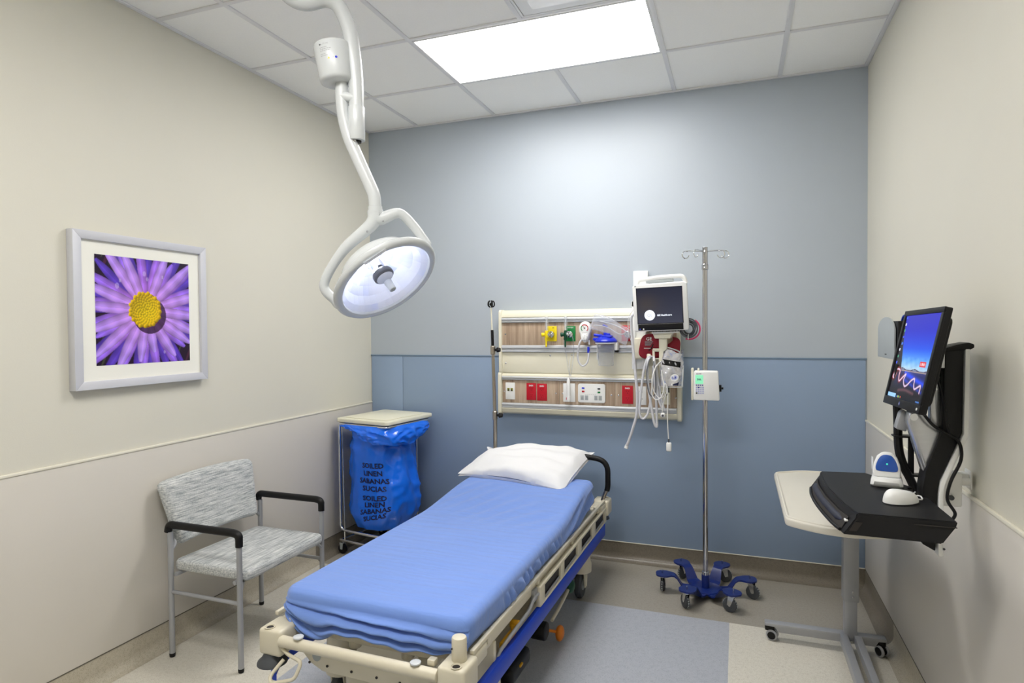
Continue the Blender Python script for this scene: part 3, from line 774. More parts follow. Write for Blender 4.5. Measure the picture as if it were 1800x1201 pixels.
# ------------------------------------------------------------------ hospital stretcher (own frame: x across, y towards the head)
BO, BR = V((1.025, -1.305, 0)), math.radians(-1.45)
BM = Matrix.Translation(BO) @ Matrix.Rotation(BR, 4, 'Z')
def ss(a, b, x):
    t_ = min(1, max(0, (x-a)/(b-a))); return t_*t_*(3-2*t_)
def stretcher():
    t = thing('hospital_stretcher', 'cream wheeled hospital stretcher with blue bumper rails under the blue sheet', 'stretcher', BO, BR)
    P = lambda nm, mb, m, par=t, **k: build(nm, mb, m, par, local=True, **k)
    # main frame
    f = MB()
    for s in (-1, 1):
        f.box((s*.385, -.93, .425), (s*.335, .93, .475), .006)
        f.box((s*.404, -.94, .482), (s*.388, .93, .498), .004)
        for y in (-.80, -.28, .24, .78): f.box((s*.398, y-.012, .455), (s*.37, y+.012, .49), .002)
    for y in (-.80, -.2, .4, .86): f.box((-.34, y-.02, .43), (.34, y+.02, .468), .004)
    P('frame', f, M['creamb'])
    # corner blocks, posts and bumper cones
    for sx in (-1, 1):
        for sy in (-1, 1):
            c = MB(); x, y = (-.334 if (sx < 0 and sy < 0) else sx*.372), (.985 if sy > 0 else -.992)
            c.box((x-.048, y-.055, .395), (x+.048, y+.055, .487), .012, seg=3)
            c.box((x-.034, y-sy*.03, .43), (x+.034, y-sy*.16, .482), .010, seg=3)
            c.lathe([(.0165, .4868), (.019, .490), (.0155, .4905), (.0125, .485)], (x+sx*.012, y+sy*.034, 0), (0, 0, 1), 20)
            c.lathe([(.0122, .4875), (.0001, .4876)], (x+sx*.012, y+sy*.034, 0), (0, 0, 1), 16, m=M['slot'])
            o = P('corner_block', c, M['creamb'])
            P('bumper_cone', MB().lathe([(.0001, .352), (.040, .352), (.052, .358), (.050, .366), (.036, .378), (.028, .394), (.028, .398)], (x+(-.012 if sx < 0 else -.014), y+sy*.026, 0), (0, 0, 1), 28), M['darkg'], o)
    P('socket_post', MB().cyl((.374, -.984, .485), (.374, -.984, .562), .0250, .0240, 24, .006).ball((.360, -1.008, .53), .003, M['slot'], 8), M['creamb'])
    P('socket_pin', MB().box((-.322, -.965, .487), (-.298, -.945, .497), .003), M['creamb'])
    # foot end: tube, plate, bent handle, label discs
    P('foot_bar', MB().cyl((-.292, -1.035, .452), (.325, -1.035, .452), .0195, n=24, bev=.004), M['creamb'])
    for x in (-.215, .245): P('bar_button', MB().lathe([(.007, .470), (.007, .476), (.0175, .4765), (.0175, .481), (.014, .4825), (.0001, .483)], (x, -1.035, 0), (0, 0, 1), 20), M['white'])
    P('latch_tab', MB().box((.272, -1.012, .462), (.30, -.985, .482), .004), M['creamb'])
    pl = MB()
    out = [(-.27, .435), (.33, .435), (.33, .35), (-.15, .35), (-.20, .37)]
    pl.prism(out, (0, -.985, 0), (1, 0, 0), (0, 0, 1), .006, .001)
    pl.box((-.27, -1.03, .425), (.33, -.985, .436), .003)
    for x in (-.205, -.13, -.03, .07, .16, .24): pl.cyl((x, -.994, .372), (x, -.990, .372), .0045, n=10, m=M['slot'])
    pl.cyl((-.175, -.9935, .398), (-.175, -.990, .398), .017, n=22, m=M['greyp'])
    P('foot_plate', pl, M['creamb'])
    P('lowering_handle', MB().tube(fillet([(-.30, -1.03, .43), (-.25, -1.045, .415), (-.19, -1.05, .405), (-.20, -1.075, .355), (-.285, -1.095, .335), (-.30, -1.08, .35), (-.285, -1.03, .385)], .018, 5), .0065, 10), M['creamb'])
    # deck under the mattress
    dk = MB(); dp = rrect(.70, 1.73, .15, 9, .03, -.098)
    dk.prism(dp, (0, 0, .452), (1, 0, 0), (0, 1, 0), .026, .008, seg=3)
    for x in (-.05, .16): dk.cyl((x, -.94, .43), (x, -.94, .455), .022, n=18, bev=.004)
    dk.box((.19, -.93, .40), (.25, -.84, .452), .006)
    P('mattress_deck', dk, M['creamb'])
    # head section support
    P('back_support', MB().prism([(-.335, 0), (.335, 0), (.335, .65), (-.335, .65)], (0, .06, .482), (1, 0, 0), (0, .985, .08), .012, .004), M['creamb'])
    # two lift columns with shrouds and the base
    for y, nm in ((-.58, 'foot'), (.55, 'head')):
        c = MB()
        c.prism(rrect(.44, .36, .05, 5), (0.02, y, .22), (1, 0, 0), (0, 1, 0), .21, .012, seg=3)
        c.prism(rrect(.50, .42, .05, 5), (0.02, y, .13), (1, 0, 0), (0, 1, 0), .10, .015, seg=3)
        P('lift_column', c, M['creamb'])
    P('base_cover', MB().prism(rrect(.50, 1.50, .06, 5), (0, 0, .125), (1, 0, 0), (0, 1, 0), .06, .015, seg=3), M['creamb'])
    # casters
    for sx in (-1, 1):
        for sy in (-1, 1):
            x, y = sx*.318, sy*.665
            h = MB()
            h.lathe([(.05, .150), (.063, .155), (.064, .20), (.060, .21), (.058, .225), (.056, .35), (.04, .365), (.0001, .366)], (x, y, 0), (0, 0, 1), 28)
            h.box((x-sx*.04, y-.06, .17), (x-sx*.16, y+.06, .25), .012)
            h.box((x-.012, y-.066, .195), (x+.012, y-.060, .200), .001, m=M['slot'])
            for k in (-1, 1): h.prism([(-.035, .155), (.035, .155), (.020, .065), (-.020, .065)], (x+k*.030+.004, y, 0), (0, 1, 0), (0, 0, 1), -.006)
            hs = P('caster', h, M['creamb'])
            P('wheel', MB().lathe([(.030, -.016), (.066, -.018), (.075, -.010), (.0755, 0), (.075, .010), (.066, .018), (.030, .016)], (x, y, .0762), (1, 0, 0), 36).cyl((x-.018, y, .0762), (x+.018, y, .0762), .031, n=20, m=M['greyp']), M['darkg'], hs)
    # side rails folded down, with a blue bumper strip below
    for s in (1, -1):
        r = MB()
        X = s*.400
        prof = rrect(.046, 1.02, .02, 3)
        # panel with four hand slots, made of strips
        y0, y1, zb, zt = -.30, .93, .366, .452
        sl = [(-.235, -.005), (.055, .285), (.365, .585), (.665, .885)]
        r.box((X-.011, y0, zt-.014), (X+.011, y1, zt), .005); r.box((X-.011, y0, zb), (X+.011, y1, zb+.010), .004)
        e = [y0]+[q for p in sl for q in p]+[y1]
        for k in range(0, len(e), 2): r.box((X-.010, e[k], zb+.004), (X+.010, e[k+1], zt-.006), .004)
        rl = P('side_rail', r, M['creamb'])
        for a_, b_ in sl:
            P('hand_slot', MB().box((X-.006, a_-.004, zb+.006), (X-.001, b_+.004, zt-.010), .001).tube([(X+.004*s, a_+.01, zb+.016), (X+.004*s, b_-.01, zb+.022)], .004, 8, m=M['greym']), M['slot'], rl)
        lk = MB()
        lk.tube(fillet([(X, -.30, .425), (X-.004*s, -.345, .422), (X, -.40, .40), (X, -.62, .392), (X-.01*s, -.70, .372), (X-.012*s, -.72, .345)], .03, 5), .007, 10)
        lk.tube(fillet([(X-.014*s, -.32, .41), (X-.014*s, -.40, .378), (X-.014*s, -.60, .37), (X-.02*s, -.69, .345)], .03, 5), .006, 10)
        lk.box((X-.02*s, -.34, .40), (X-.002*s, -.29, .45), .006)
        P('linkage', lk, M['greym'], rl)
        bp = MB()
        pts = [(s*.355, -1.0, .315), (s*.372, -.985, .320), (s*.392, -.945, .326), (s*.400, -.88, .330), (s*.402, .87, .330), (s*.388, .935, .330)]
        prof = [(-.010, -.034), (.008, -.034), (.013, -.026), (.013, .026), (.008, .034), (-.010, .034)]
        vs = []; F = []
        for p in pts:
            for q in prof: vs.append((p[0]+s*q[0], p[1], p[2]+q[1]))
        n = len(prof)
        for i in range(len(pts)-1):
            for k in range(n): F.append((i*n+k, i*n+(k+1) % n, (i+1)*n+(k+1) % n, (i+1)*n+k))
        F.append(tuple(range(n))); F.append(tuple((len(pts)-1)*n+k for k in range(n)))
        bp._add(vs, F)
        P('bumper_rail', bp, M['blueb'])
        for y in (-.74, .0, .66): P('bumper_bracket', MB().box((s*.33, y-.012, .34), (s*.392, y+.012, .43), .003), M['creamb'])
        # release levers and brake pedals
        if s > 0:
            P('release_lever', MB().box((.372, -.66, .36), (.392, -.53, .385), .006).cyl((.365, -.52, .392), (.398, -.52, .392), .017, n=14, bev=.003).box((.374, -.55, .372), (.390, -.515, .40), .004), M['amber'])
            P('pedal_hub', MB().cyl((.27, -.02, .125), (.345, -.02, .125), .042, n=26, bev=.010), M['black'])
            P('steer_pedal', MB().ball((.365, .115, .058), .038, n=18, sc=(.55, .95, 1)).cyl((.31, .02, .11), (.36, .11, .065), .007, n=8), M['orange'])
            P('pedal_arm', MB().tube(fillet([(.33, .10, .12), (.335, .22, .14), (.335, .36, .165)], .03, 4), .008, 10), M['creamb'])
            P('brake_pedal', MB().ball((.340, .395, .175), .036, n=18, sc=(.6, 1, 1)), M['greend'])
            P('pump_pedal', MB().box((.30, -.50, .12), (.36, -.28, .19), .02, seg=3).box((.345, -.42, .165), (.366, -.39, .175), .003, m=M['amber']), M['black'])
    # push handle at the head, right side
    for s in (1, -1):
        hp = fillet([(s*.385, .955, .485), (s*.412, .965, .555), (s*.412, .965, .728), (s*.20, .972, .748), (s*.12, .975, .749)], .075, 9)
        P('push_handle', MB().tube(hp[4:], .0165, 16), M['black'])
        P('handle_stem', MB().tube(fillet([(s*.378, .952, .475), (s*.392, .958, .52), (s*.411, .965, .562)], .02, 4), .012, 12), M['nickel'])
    # folding telescopic IV pole, head left corner
    ip = MB(); X, Y = -.325, .935
    ip.cyl((X+.008, Y, .46), (X+.010, Y, .985), .0130, n=18)
    p = P('iv_pole', ip, M['nickel'])
    P('pole_stage', MB().cyl((X+.008, Y, .98), (X-.002, Y, 1.40), .0105, n=16), M['nickel'], p)
    P('pole_stage', MB().cyl((X-.003, Y, 1.41), (X-.012, Y, 1.668), .0045, n=12), M['cream'], p)
    P('pole_grip', MB().cyl((X-.003, Y, 1.418), (X-.006, Y, 1.525), .0095, n=16, bev=.002), M['black'], p)
    for z, xx in ((.965, .009), (1.385, -.002)):
        P('pole_collar', MB().lathe([(.013, -.028), (.0165, -.024), (.0165, .024), (.013, .028)], (X+xx, Y, z+.01), (0, 0, 1), 18), M['nickel'], p)
        P('locking_knob', MB().cyl((X+xx+.016, Y-.002, z+.012), (X+xx+.030, Y-.002, z+.012), .009, n=12).cyl((X+xx+.030, Y-.002, z+.012), (X+xx+.052, Y-.002, z+.012), .0185, .015, 6, .003), M['black'], p)
    hk = MB()
    hk.ball((X-.012, Y, 1.690), .011, n=10)
    for k in range(5):
        A = 2*PI*k/5+.3; c, s_ = math.cos(A), math.sin(A)
        hk.tube(spline([(X-.012+c*.008, Y+s_*.008, 1.672), (X-.012+c*.021, Y+s_*.021, 1.682), (X-.012+c*.020, Y+s_*.020, 1.703), (X-.012+c*.010, Y+s_*.010, 1.712)], 4), .0042, 8)
    P('hook_head', hk, M['black'], p)
    return t
stretcher()

# ---- fitted sheet over the mattress
def sheet():
    mb = MB(); N = 420
    x0, x1, y0, y1 = -.358, .394, -.960, .755
    def ztop(y): return .600+.058*ss(.0, .62, y)
    def outline(u, ins):
        pl = per[int(u*N) % N]; return pl
    # rounded rectangle perimeter with its outward normals, finer at the corners
    R = .055
    per = []
    segs = []
    W, Hh = x1-x0, y1-y0
    def add_line(a, b, n, k):
        for i in range(k):
            q = i/k; per.append((a[0]+(b[0]-a[0])*q, a[1]+(b[1]-a[1])*q, n[0], n[1]))
    def add_arc(cx, cy, a0, k):
        for i in range(k):
            A = math.radians(a0+90*i/k); per.append((cx+R*math.cos(A), cy+R*math.sin(A), math.cos(A), math.sin(A)))
    add_line((x0+R, y0), (x1-R, y0), (0, -1), 110); add_arc(x1-R, y0+R, -90, 12)
    add_line((x1, y0+R), (x1, y1-R), (1, 0), 190); add_arc(x1-R, y1-R, 0, 12)
    add_line((x1-R, y1), (x0+R, y1), (0, 1), 60); add_arc(x0+R, y1-R, 90, 12)
    add_line((x0, y1-R), (x0, y0+R), (-1, 0), 150); add_arc(x0+R, y0+R, 180, 12)
    N = len(per); e = .032
    def sidewidth(y): return -.010*ss(.2, .7, y)                           # the mattress narrows a little at the head
    rng = random.Random(3)
    fold = [(.16, -.10, .018, .75), (.36, .16, .030, 1.0), (.58, .20, .022, .8), (.70, -.16, .016, .7), (.86, .10, .014, .6)]
    def hem(px, py, nx, ny):
        # height of the lower hem round the mattress
        h = .492
        if ny < -.5:
            q = (px-x0)/W
            h = .487-.062*math.exp(-((q-.19)/.12)**2)-.012*math.exp(-((q-.62)/.12)**2)-.004*math.sin(q*19)-.012*math.exp(-((q-.88)/.08)**2)+.004*math.sin(q*43)
            h -= .006*math.exp(-((q-.55)/.2)**2)
        return h
    rows = []
    # side skirt rows, from hem to the top edge, then the top rings
    K = 40
    for k in range(K+1):
        v = k/K; row = []
        for i, (px, py, nx, ny) in enumerate(per):
            zt = ztop(py); hb = hem(px, py, nx, ny)
            z = hb+(zt-e-hb)*v
            tuck = -.012*(1-v)**3
            d = 0.
            if ny < -.6:                                                    # long drooping folds across the foot end
                q = (px-x0)/W; depth = 1-v
                ph = depth*2.7-.62*q+.28*math.sin(q*3.3+.4)+.10*math.sin(q*9+depth*3)+.25
                env = ss(.02, .22, depth)*(.45+.55*math.sin(PI*min(1, q*1.05)))*(1-.35*ss(.7, 1, q))
                d += .016*ss(0, .6, depth)*math.sin(PI*q)+.048*env*(abs(math.sin(PI*ph))**.55-.45)
                for c_, sl, w_, am in []:
                    cc = c_+sl*(q-.3)+.05*math.sin(q*5+c_*9)
                    dd = (depth-cc)/(w_*2.6)
                    d += .024*am*math.exp(-dd*dd)*(.35+.65*math.sin(PI*min(1, max(0, q)))) - .019*am*math.exp(-((depth-cc-.085)/(w_*1.9))**2)*(.4+.6*math.sin(PI*q))
                # fan of small creases at the left corner
                for j in range(5):
                    cc = .30+.16*j+(q)*1.4*(1 if j < 3 else .6)
                    d -= .013*math.exp(-((depth-cc)/.030)**2)*math.exp(-((q-.12)/.14)**2)
            elif nx > .6:                                                   # gathers along the right side
                a_ = ss(-.75, -.55, py)*(1-ss(-.05, .15, py))
                d += a_*.012*math.sin(py*92+4*v+1.5*math.sin(py*31))*math.sin(PI*min(1, v*1.05))
                b_ = ss(.05, .3, py)
                d += b_*.011*math.sin(v*9-py*13+.6)*(1-v*.5)
                d += .006*math.sin(py*9)*(1-v)
            elif nx < -.6:
                d += .006*math.sin(py*60+5*v)*(1-v)+.004*math.sin(py*23)
            else: d += .004*math.sin(i*.9+8*v)*(1-v)
            xx = px+nx*(tuck+d)+nx*sidewidth(py); row.append((xx, py+ny*(tuck+d), z))
        rows.append(row)
    E_ = 7
    for k in range(1, E_+1):
        A = PI/2*k/E_; row = []
        for px, py, nx, ny in per:
            zt = ztop(py); ins = e*(1-math.cos(A)); row.append((px-nx*ins+nx*sidewidth(py), py-ny*ins, zt-e+e*math.sin(A)))
        rows.append(row)
    # top: rings shrinking to the centre line
    cy0, cy1 = -.62, .42
    ring = rows[-1]; C_ = 34
    for k in range(1, C_+1):
        q = k/C_; row = []
        for (px, py, pz) in ring:
            ty = min(max(py, cy0), cy1); tx = .02
            x = px+(tx-px)*q; y = py+(ty-py)*q
            w_ = .0
            # soft diagonal creases pulled from the head of the bed, faint ones elsewhere
            hd = ss(-.25, .25, y)
            s_ = (x*.80-y*.60)
            w_ += hd*.0042*math.sin(s_*62+2.2*math.sin(x*7+y*3))*ss(0, .2, q)*(.5+.5*math.sin(y*9+x*4))
            w_ += .0020*math.sin(s_*17+y*5)*ss(0, .3, q)
            w_ += -.010*math.exp(-((x+.36)/.05)**2)*math.exp(-((y-.22)/.05)**2)
            row.append((x, y, ztop(y)+w_))
        rows.append(row)
    n_ = len(rows)
    vs = [p for r in rows for p in r]; F = []
    for a_ in range(n_-1):
        for i in range(N):
            j = (i+1) % N; F.append((a_*N+i, a_*N+j, (a_+1)*N+j, (a_+1)*N+i))
    mb._add(vs, F)
    # turned-under hem
    hemv = [(p[0]-per[i][2]*.05, p[1]-per[i][3]*.05, p[2]+.003) for i, p in enumerate(rows[0])]
    vs2 = rows[0]+hemv
    mb._add(vs2, [(i, N+i, N+(i+1) % N, (i+1) % N) for i in range(N)])
    bmesh.ops.remove_doubles(mb.bm, verts=mb.bm.verts[:], dist=.0004)
    mb.xf(BM)
    o = build('fitted_sheet', mb, M['sheet'], None, angle=180)
    tag(o, 'blue cotton fitted sheet stretched over the stretcher mattress', 'sheet')
sheet()

def pillow():
    mb = MB()
    L_, D_, Th = .70, .50, .072
    c = V((-.040, .768, .719)); rot = Matrix.Rotation(math.radians(-7), 4, 'Z') @ Matrix.Rotation(math.radians(2), 4, 'Y') @ Matrix.Rotation(math.radians(9), 4, 'X')
    rr = random.Random(4)
    def f(side):
        def g(u, v):
            x, y = u*2-1, v*2-1
            # pinched outline with pointed corners
            px = x*(1-.070*(1-abs(y)**1.6)*abs(x)**4); py = y*(1-.10*(1-abs(x)**1.7)*abs(y)**4)
            prof = max(0, (1-abs(x)**3.0)*(1-abs(y)**3.4))**.48
            t_ = Th*prof
            wr = .006*math.sin(7*x+5*y*side)+.005*math.sin(13*y-4*x+side)
            edge = max(0, 1-prof)
            t_ += wr*prof
            t_ += .006*math.sin(21*x+3)*edge*prof*2
            # open pillowcase end, creased in on the left
            nt_ = math.exp(-((x+1.0)/.24)**2)*math.exp(-((y-.52)/.20)**2)
            zz = side*t_*(1-.85*nt_)+(.018*math.exp(-((x+.8)/.3)**2)*math.exp(-((y+.25)/.4)**2) if side > 0 else 0)*prof
            sag = -.022*(x*x*.4+abs(y)**3*.2) if side < 0 else -.030*x*x
            X = px*L_/2+.15*nt_
            if x < 0: X -= .02*abs(x)**6*math.exp(-((y+.75)/.4)**2)
            X += .030*math.exp(-((x+1)/.25)**2)*math.exp(-((y+1)/.5)**2)
            zz += .034*math.exp(-((x+1)/.16)**2)*math.exp(-((y-1)/.22)**2)
            zz *= 1-.55*math.exp(-((x+.80)/.16)**2)*math.exp(-((y-.75)/.35)**2)*(side > 0)
            if y > 0: py *= 1+(.42*x if x > 0 else .50*x); X *= 1-.14*max(0, x)*y
            return V((X, py*D_/2, zz+(sag if side < 0 else sag)+.010*math.sin(2.5*y+1)*.5))
        return g
    n1, n2 = 90, 64
    mb.grid(f(1), n1, n2); mb.grid(f(-1), n1, n2)
    bmesh.ops.remove_doubles(mb.bm, verts=mb.bm.verts[:], dist=.0008)
    mb.xf(BM @ Matrix.Translation(c) @ rot)
    o = build('pillow', mb, M['pillow'], None, angle=180)
    tag(o, 'plump white pillow at the head of the blue sheeted stretcher', 'pillow')
pillow()

# ------------------------------------------------------------------ bed head services panel
def headwall():
    t = thing('headwall_panel', 'cream and wood-grain services panel with sockets on the blue wall above the pillow', 'wall panel', (1.26, -.002, .947))
    X0, X1 = .652, 1.868
    b = MB()
    def prof(d): return d
    up = [(-.002, 1.212), (-.052, 1.212), (-.064, 1.218), (-.066, 1.24), (-.066, 1.60), (-.078, 1.612), (-.076, 1.635), (-.060, 1.655), (-.03, 1.660), (-.002, 1.660)]
    lo = [(-.002, .945), (-.05, .945), (-.075, .958), (-.086, .985), (-.078, 1.0), (-.068, 1.02), (-.068, 1.185), (-.082, 1.196), (-.080, 1.215), (-.06, 1.232), (-.002, 1.232)]
    # prism along x: ex=y, ey=z gives +x
    b.prism([(p[0], p[1]) for p in up], (X0+.008, 0, 0), (0, 1, 0), (0, 0, 1), X1-X0-.016)
    b.prism([(p[0], p[1]) for p in lo], (X0, 0, 0), (0, 1, 0), (0, 0, 1), X1-X0)
    build('panel_body', b, M['cream'], t)
    # end caps standing proud
    for x, nm in ((X0, 0), (X1-.022, 1)):
        e = MB()
        e.prism(rrect(.088, .44, .022, 5, -.047, 1.442), (x+(.004 if nm == 0 else -.002), 0, 0), (0, 1, 0), (0, 0, 1), .020, .003)
        e.prism(rrect(.094, .292, .022, 5, -.05, 1.088), (x-(.002 if nm == 0 else -.003), 0, 0), (0, 1, 0), (0, 0, 1), .024, .003)
        build('end_cap', e, M['cream'], t)
    XA, XB = X0+.024, X1-.024
    for z0, z1 in ((1.573, 1.606), (1.372, 1.419), (1.182, 1.207), (.990, 1.024)):
        r = MB()
        h = z1-z0
        r.prism([(-.062, z0), (-.086, z0+.001), (-.088, z0+.006), (-.079, z0+h*.28), (-.079, z0+h*.55), (-.089, z0+h*.62), (-.089, z1-.006), (-.085, z1), (-.062, z1)], (XA, 0, 0), (0, 1, 0), (0, 0, 1), XB-XA)
        build('equipment_rail', r, M['alu'], t)
    for z0, z1, xs_ in ((1.420, 1.572, (XA, XB)), (1.025, 1.181, (XA, 1.082, 1.456, XB))):
        for a_, c_ in zip(xs_[:-1], xs_[1:]):
            build('wood_panel', MB().box((a_+.001, -.074, z0), (c_-.001, -.06, z1), .001), M['wood'], t)
    build('blank_panel', MB().box((XA, -.072, 1.233), (XB, -.06, 1.371), .001), M['cream'], t)
    for x, z in ((.70, 1.495), (.70, 1.295), (.688, 1.10), (1.058, 1.098), (1.105, 1.098), (1.432, 1.096), (1.478, 1.096), (1.838, 1.09), (1.02, 1.35), (1.168, 1.356)):
        build('screw', MB().lathe([(.006, .0), (.0055, .002), (.003, .0032), (.0001, .0033)], (x, -.0725, z), (0, -1, 0), 12), M['steel'], t)
    FY = -.0745
    def plate(x0, x1, z0, z1, m, name, lab=None, bev=.002, d=.006):
        o = build(name, MB().box((x0, FY-d, z0), (x1, FY, z1), bev), m, t)
        if lab: o['label'] = lab
        return o
    ex, ez = (1, 0, 0), (0, 0, 1)
    # data plates
    for x0, x1, m in ((.700, .768, 'whitep'), (1.736, 1.804, 'cream')):
        o = plate(x0, x1, 1.047, 1.163, M[m], 'data_plate', 'white data outlet plate' if m == 'whitep' else 'cream data outlet plate')
        j = MB(); xc = (x0+x1)/2
        for dx in (-.012, .012):
            j.box((xc+dx-.008, FY-.008, 1.104), (xc+dx+.008, FY-.0055, 1.126), .001, m=M['gold']); j.box((xc+dx-.005, FY-.009, 1.106), (xc+dx+.005, FY-.0075, 1.116), .001, m=M['slot'])
        build('data_jack', j, None, o)
        if m == 'cream': build('marker_strip', MB().box((x1-.012, FY-.0075, 1.122), (x1-.004, FY-.0055, 1.166), .0005), M['black'], o)
    def duplex(x0, x1, z0, z1, m, dark, nm, lab):
        o = plate(x0, x1, z0, z1, m, nm, lab)
        xc, zc = (x0+x1)/2, (z0+z1)/2
        d = MB()
        for dz in (-.022, .022):
            z = zc+dz-.004
            d.prism(rrect(.034, .030, .008, 4, xc, z), (0, FY-.0058, 0), ex, ez, -.0012 if False else .0014, m=m)
            for dx, h in ((-.007, .010), (.007, .008)): d.box((xc+dx-.0012, FY-.0080, z+.001), (xc+dx+.0012, FY-.0068, z+.001+h), m=dark)
            d.cyl((xc, FY-.0068, z-.007), (xc, FY-.0080, z-.007), .0028, n=10, m=dark)
        return o, d
    def redplate(x0, x1, z0, z1):
        o, d = duplex(x0, x1, z0, z1, M['red'], M['redd'], 'emergency_outlet', 'red power outlet')
        build('receptacle', d, None, o)
        w_ = MB(); w_.text('EMER', ((x0+x1)/2, FY-.0062, z1-.017), ex, ez, .013, M['whitep'], bold=.03)
        build('plate_lettering', w_, None, o, recalc=False)
    redplate(.852, .920, 1.047, 1.162); redplate(.927, .997, 1.045, 1.160); redplate(1.502, 1.572, 1.043, 1.160)
    o, d = duplex(1.590, 1.656, 1.040, 1.158, M['whitep'], M['slot'], 'power_outlet', 'white power outlet'); build('receptacle', d, None, o)
    plate(1.110, 1.192, 1.043, 1.166, M['whitep'], 'call_plate', 'plain white nurse call plate')
    # lighting and call control plate
    cp = build('control_plate', MB().prism(rrect(.182, .124, .014, 5, 1.303, 1.105), (0, FY, 0), ex, ez, .012, .003), M['whitep'], t)
    bt = MB()
    for dx, dz, m in ((-.055, .033, 'bluecl'), (-.055, .011, 'red'), (.050, .031, 'darkg'), (.050, .008, 'green')):
        bt.box((1.303+dx-.009, FY-.0145, 1.105+dz-.005), (1.303+dx+.009, FY-.0118, 1.105+dz+.005), .001, m=M[m])
    for dx in (-.062, -.033, .030, .058):
        bt.box((1.303+dx-.011, FY-.0128, 1.060), (1.303+dx+.011, FY-.0118, 1.091), .001, m=M['greyp']); bt.box((1.303+dx-.004, FY-.0135, 1.066), (1.303+dx+.004, FY-.0126, 1.086), .001, m=M['grey2'])
    for k in range(6): bt.box((1.262+.013*k, FY-.0124, 1.096), (1.270+.013*k, FY-.0118, 1.098), m=M['grey2'])
    build('button', bt, None, cp)
    # gas outlets
    for x0, x1, m, lab in ((1.000, 1.068, 'yellow', 'yellow medical air outlet plate'), (1.128, 1.196, 'green', 'green oxygen outlet plate'), (1.500, 1.584, 'red', 'red suction outlet plate')):
        o = plate(x0, x1, 1.446, 1.547, M[m], 'gas_outlet', lab)
        xc = (x0+x1)/2
        g_ = MB().cyl((xc-.002, FY-.006, 1.492), (xc-.002, FY-.026, 1.492), .022, n=24, bev=.003, m=M['steel'])
        build('gas_socket', g_, None, o)
        w_ = MB()
        if m == 'green': w_.text('OXYGEN', (xc, FY-.0062, 1.536), ex, ez, .010, M['whitep'], bold=.02)
        if m == 'yellow': w_.text('AIR', (xc+.01, FY-.0062, 1.536), ex, ez, .010, M['slot'], bold=.01)
        if m == 'red': w_.text('VACUUM', (xc, FY-.0062, 1.536), ex, ez, .010, M['whitep'], bold=.02)
        build('plate_lettering', w_, None, o, recalc=False)
    return FY
FY = headwall()

# ---- flowmeters plugged into the gas outlets
def flowmeter(xo, x, mc, mk, label, cat='flowmeter'):
    t = thing('flowmeter', label, cat, (x, -.13, 1.44))
    y = -.138; z = 1.492
    build('stem', MB().cyl((xo-.002, -.0995, z), (xo-.002, y, z), .009, n=14).cyl((xo-.002, y, z), (x, y, z), .009, n=14), M['chrome'], t)
    b = MB().cyl((x, y, z-.022), (x, y, z+.026), .0125, .0115, 18, .003)
    b.cyl((x-.034, y-.004, z-.002), (x-.010, y-.002, z), .0145, .012, 12, .004)
    b.lathe([(.0105, 0), (.010, -.012), (.0065, -.02), (.0055, -.05), (.0065, -.052), (.003, -.062)], (x-.004, y, z-.022), (0, 0, 1), 16)
    build('valve_body', b, mk, t)
    tb = MB().cyl((x, y, z+.026), (x, y, z+.112), .0105, n=18)
    build('flow_tube', tb, M['clear'], t)
    build('tube_cap', MB().cyl((x, y, z+.110), (x, y, z+.118), .0095, n=16, bev=.002).cyl((x, y, z+.028), (x, y, z+.100), .0022, n=8), M['whitep'], t)
    return t
flowmeter(1.034, 1.016, None, M['yellow'], 'yellow air flowmeter with a clear upright tube, plugged into the yellow plate')
flowmeter(1.162, 1.146, None, M['greend'], 'green oxygen flowmeter with a clear upright tube, plugged into the green plate')
o = build('oxygen_tubing', MB().tube(spline([(1.152, -.150, 1.498), (1.175, -.17, 1.51), (1.198, -.165, 1.475), (1.196, -.13, 1.41), (1.190, -.11, 1.35), (1.172, -.105, 1.24), (1.166, -.10, 1.22), (1.156, -.105, 1.25), (1.140, -.11, 1.36), (1.130, -.125, 1.42), (1.138, -.145, 1.455)], 7), .0034, 8), M['clear'])
tag(o, 'clear oxygen tubing looped below the green flowmeter', 'tubing')

# ---- suction regulator, canister, sterile pack
t = thing('suction_regulator', 'white suction regulator with a round gauge beside the green flowmeter', 'regulator', (1.275, -.09, 1.43))
b = MB()
prf = [(1.275+.039*math.cos(A)*(1 if math.sin(A) > -.2 else .86), 1.527+.048*math.sin(A) if math.sin(A) > 0 else 1.527+.088*math.sin(A)) for A in [2*PI*k/36 for k in range(36)]]
b.prism(prf, (0, -.092, 0), (1, 0, 0), (0, 0, 1), .066, .012, seg=3)
build('regulator_body', b, M['whitep'], t)
gg = MB().cyl((1.277, -.157, 1.532), (1.277, -.160, 1.532), .027, n=32, m=M['whitep'])
gb = gg
for k in range(30):
    A0, A1 = math.radians(-50+k*9.3), math.radians(-50+(k+.94)*9.3)
    gb._add([(1.277+r_*math.cos(A_), -.1606, 1.532+r_*math.sin(A_)) for r_, A_ in ((.019, A0), (.0245, A0), (.0245, A1), (.019, A1))], [(0, 1, 2, 3)], M['red'] if k < 20 else M['green'])
gb.box((1.2762, -.1612, 1.532), (1.2778, -.1604, 1.549), m=M['black'], R=Matrix.Rotation(math.radians(-40), 3, 'Y'), piv=(1.277, -.161, 1.532))
gb.cyl((1.277, -.160, 1.532), (1.277, -.1618, 1.532), .004, n=12, m=M['black'])
build('gauge', gb, None, t, recalc=False)
build('selector_knob', MB().cyl((1.275, -.157, 1.472), (1.275, -.172, 1.472), .0205, n=26, bev=.004).box((1.270, -.176, 1.459), (1.280, -.170, 1.487), .003), M['whitep'], t)
build('port', MB().cyl((1.296, -.12, 1.455), (1.298, -.12, 1.425), .006, n=12), M['whitep'], t)
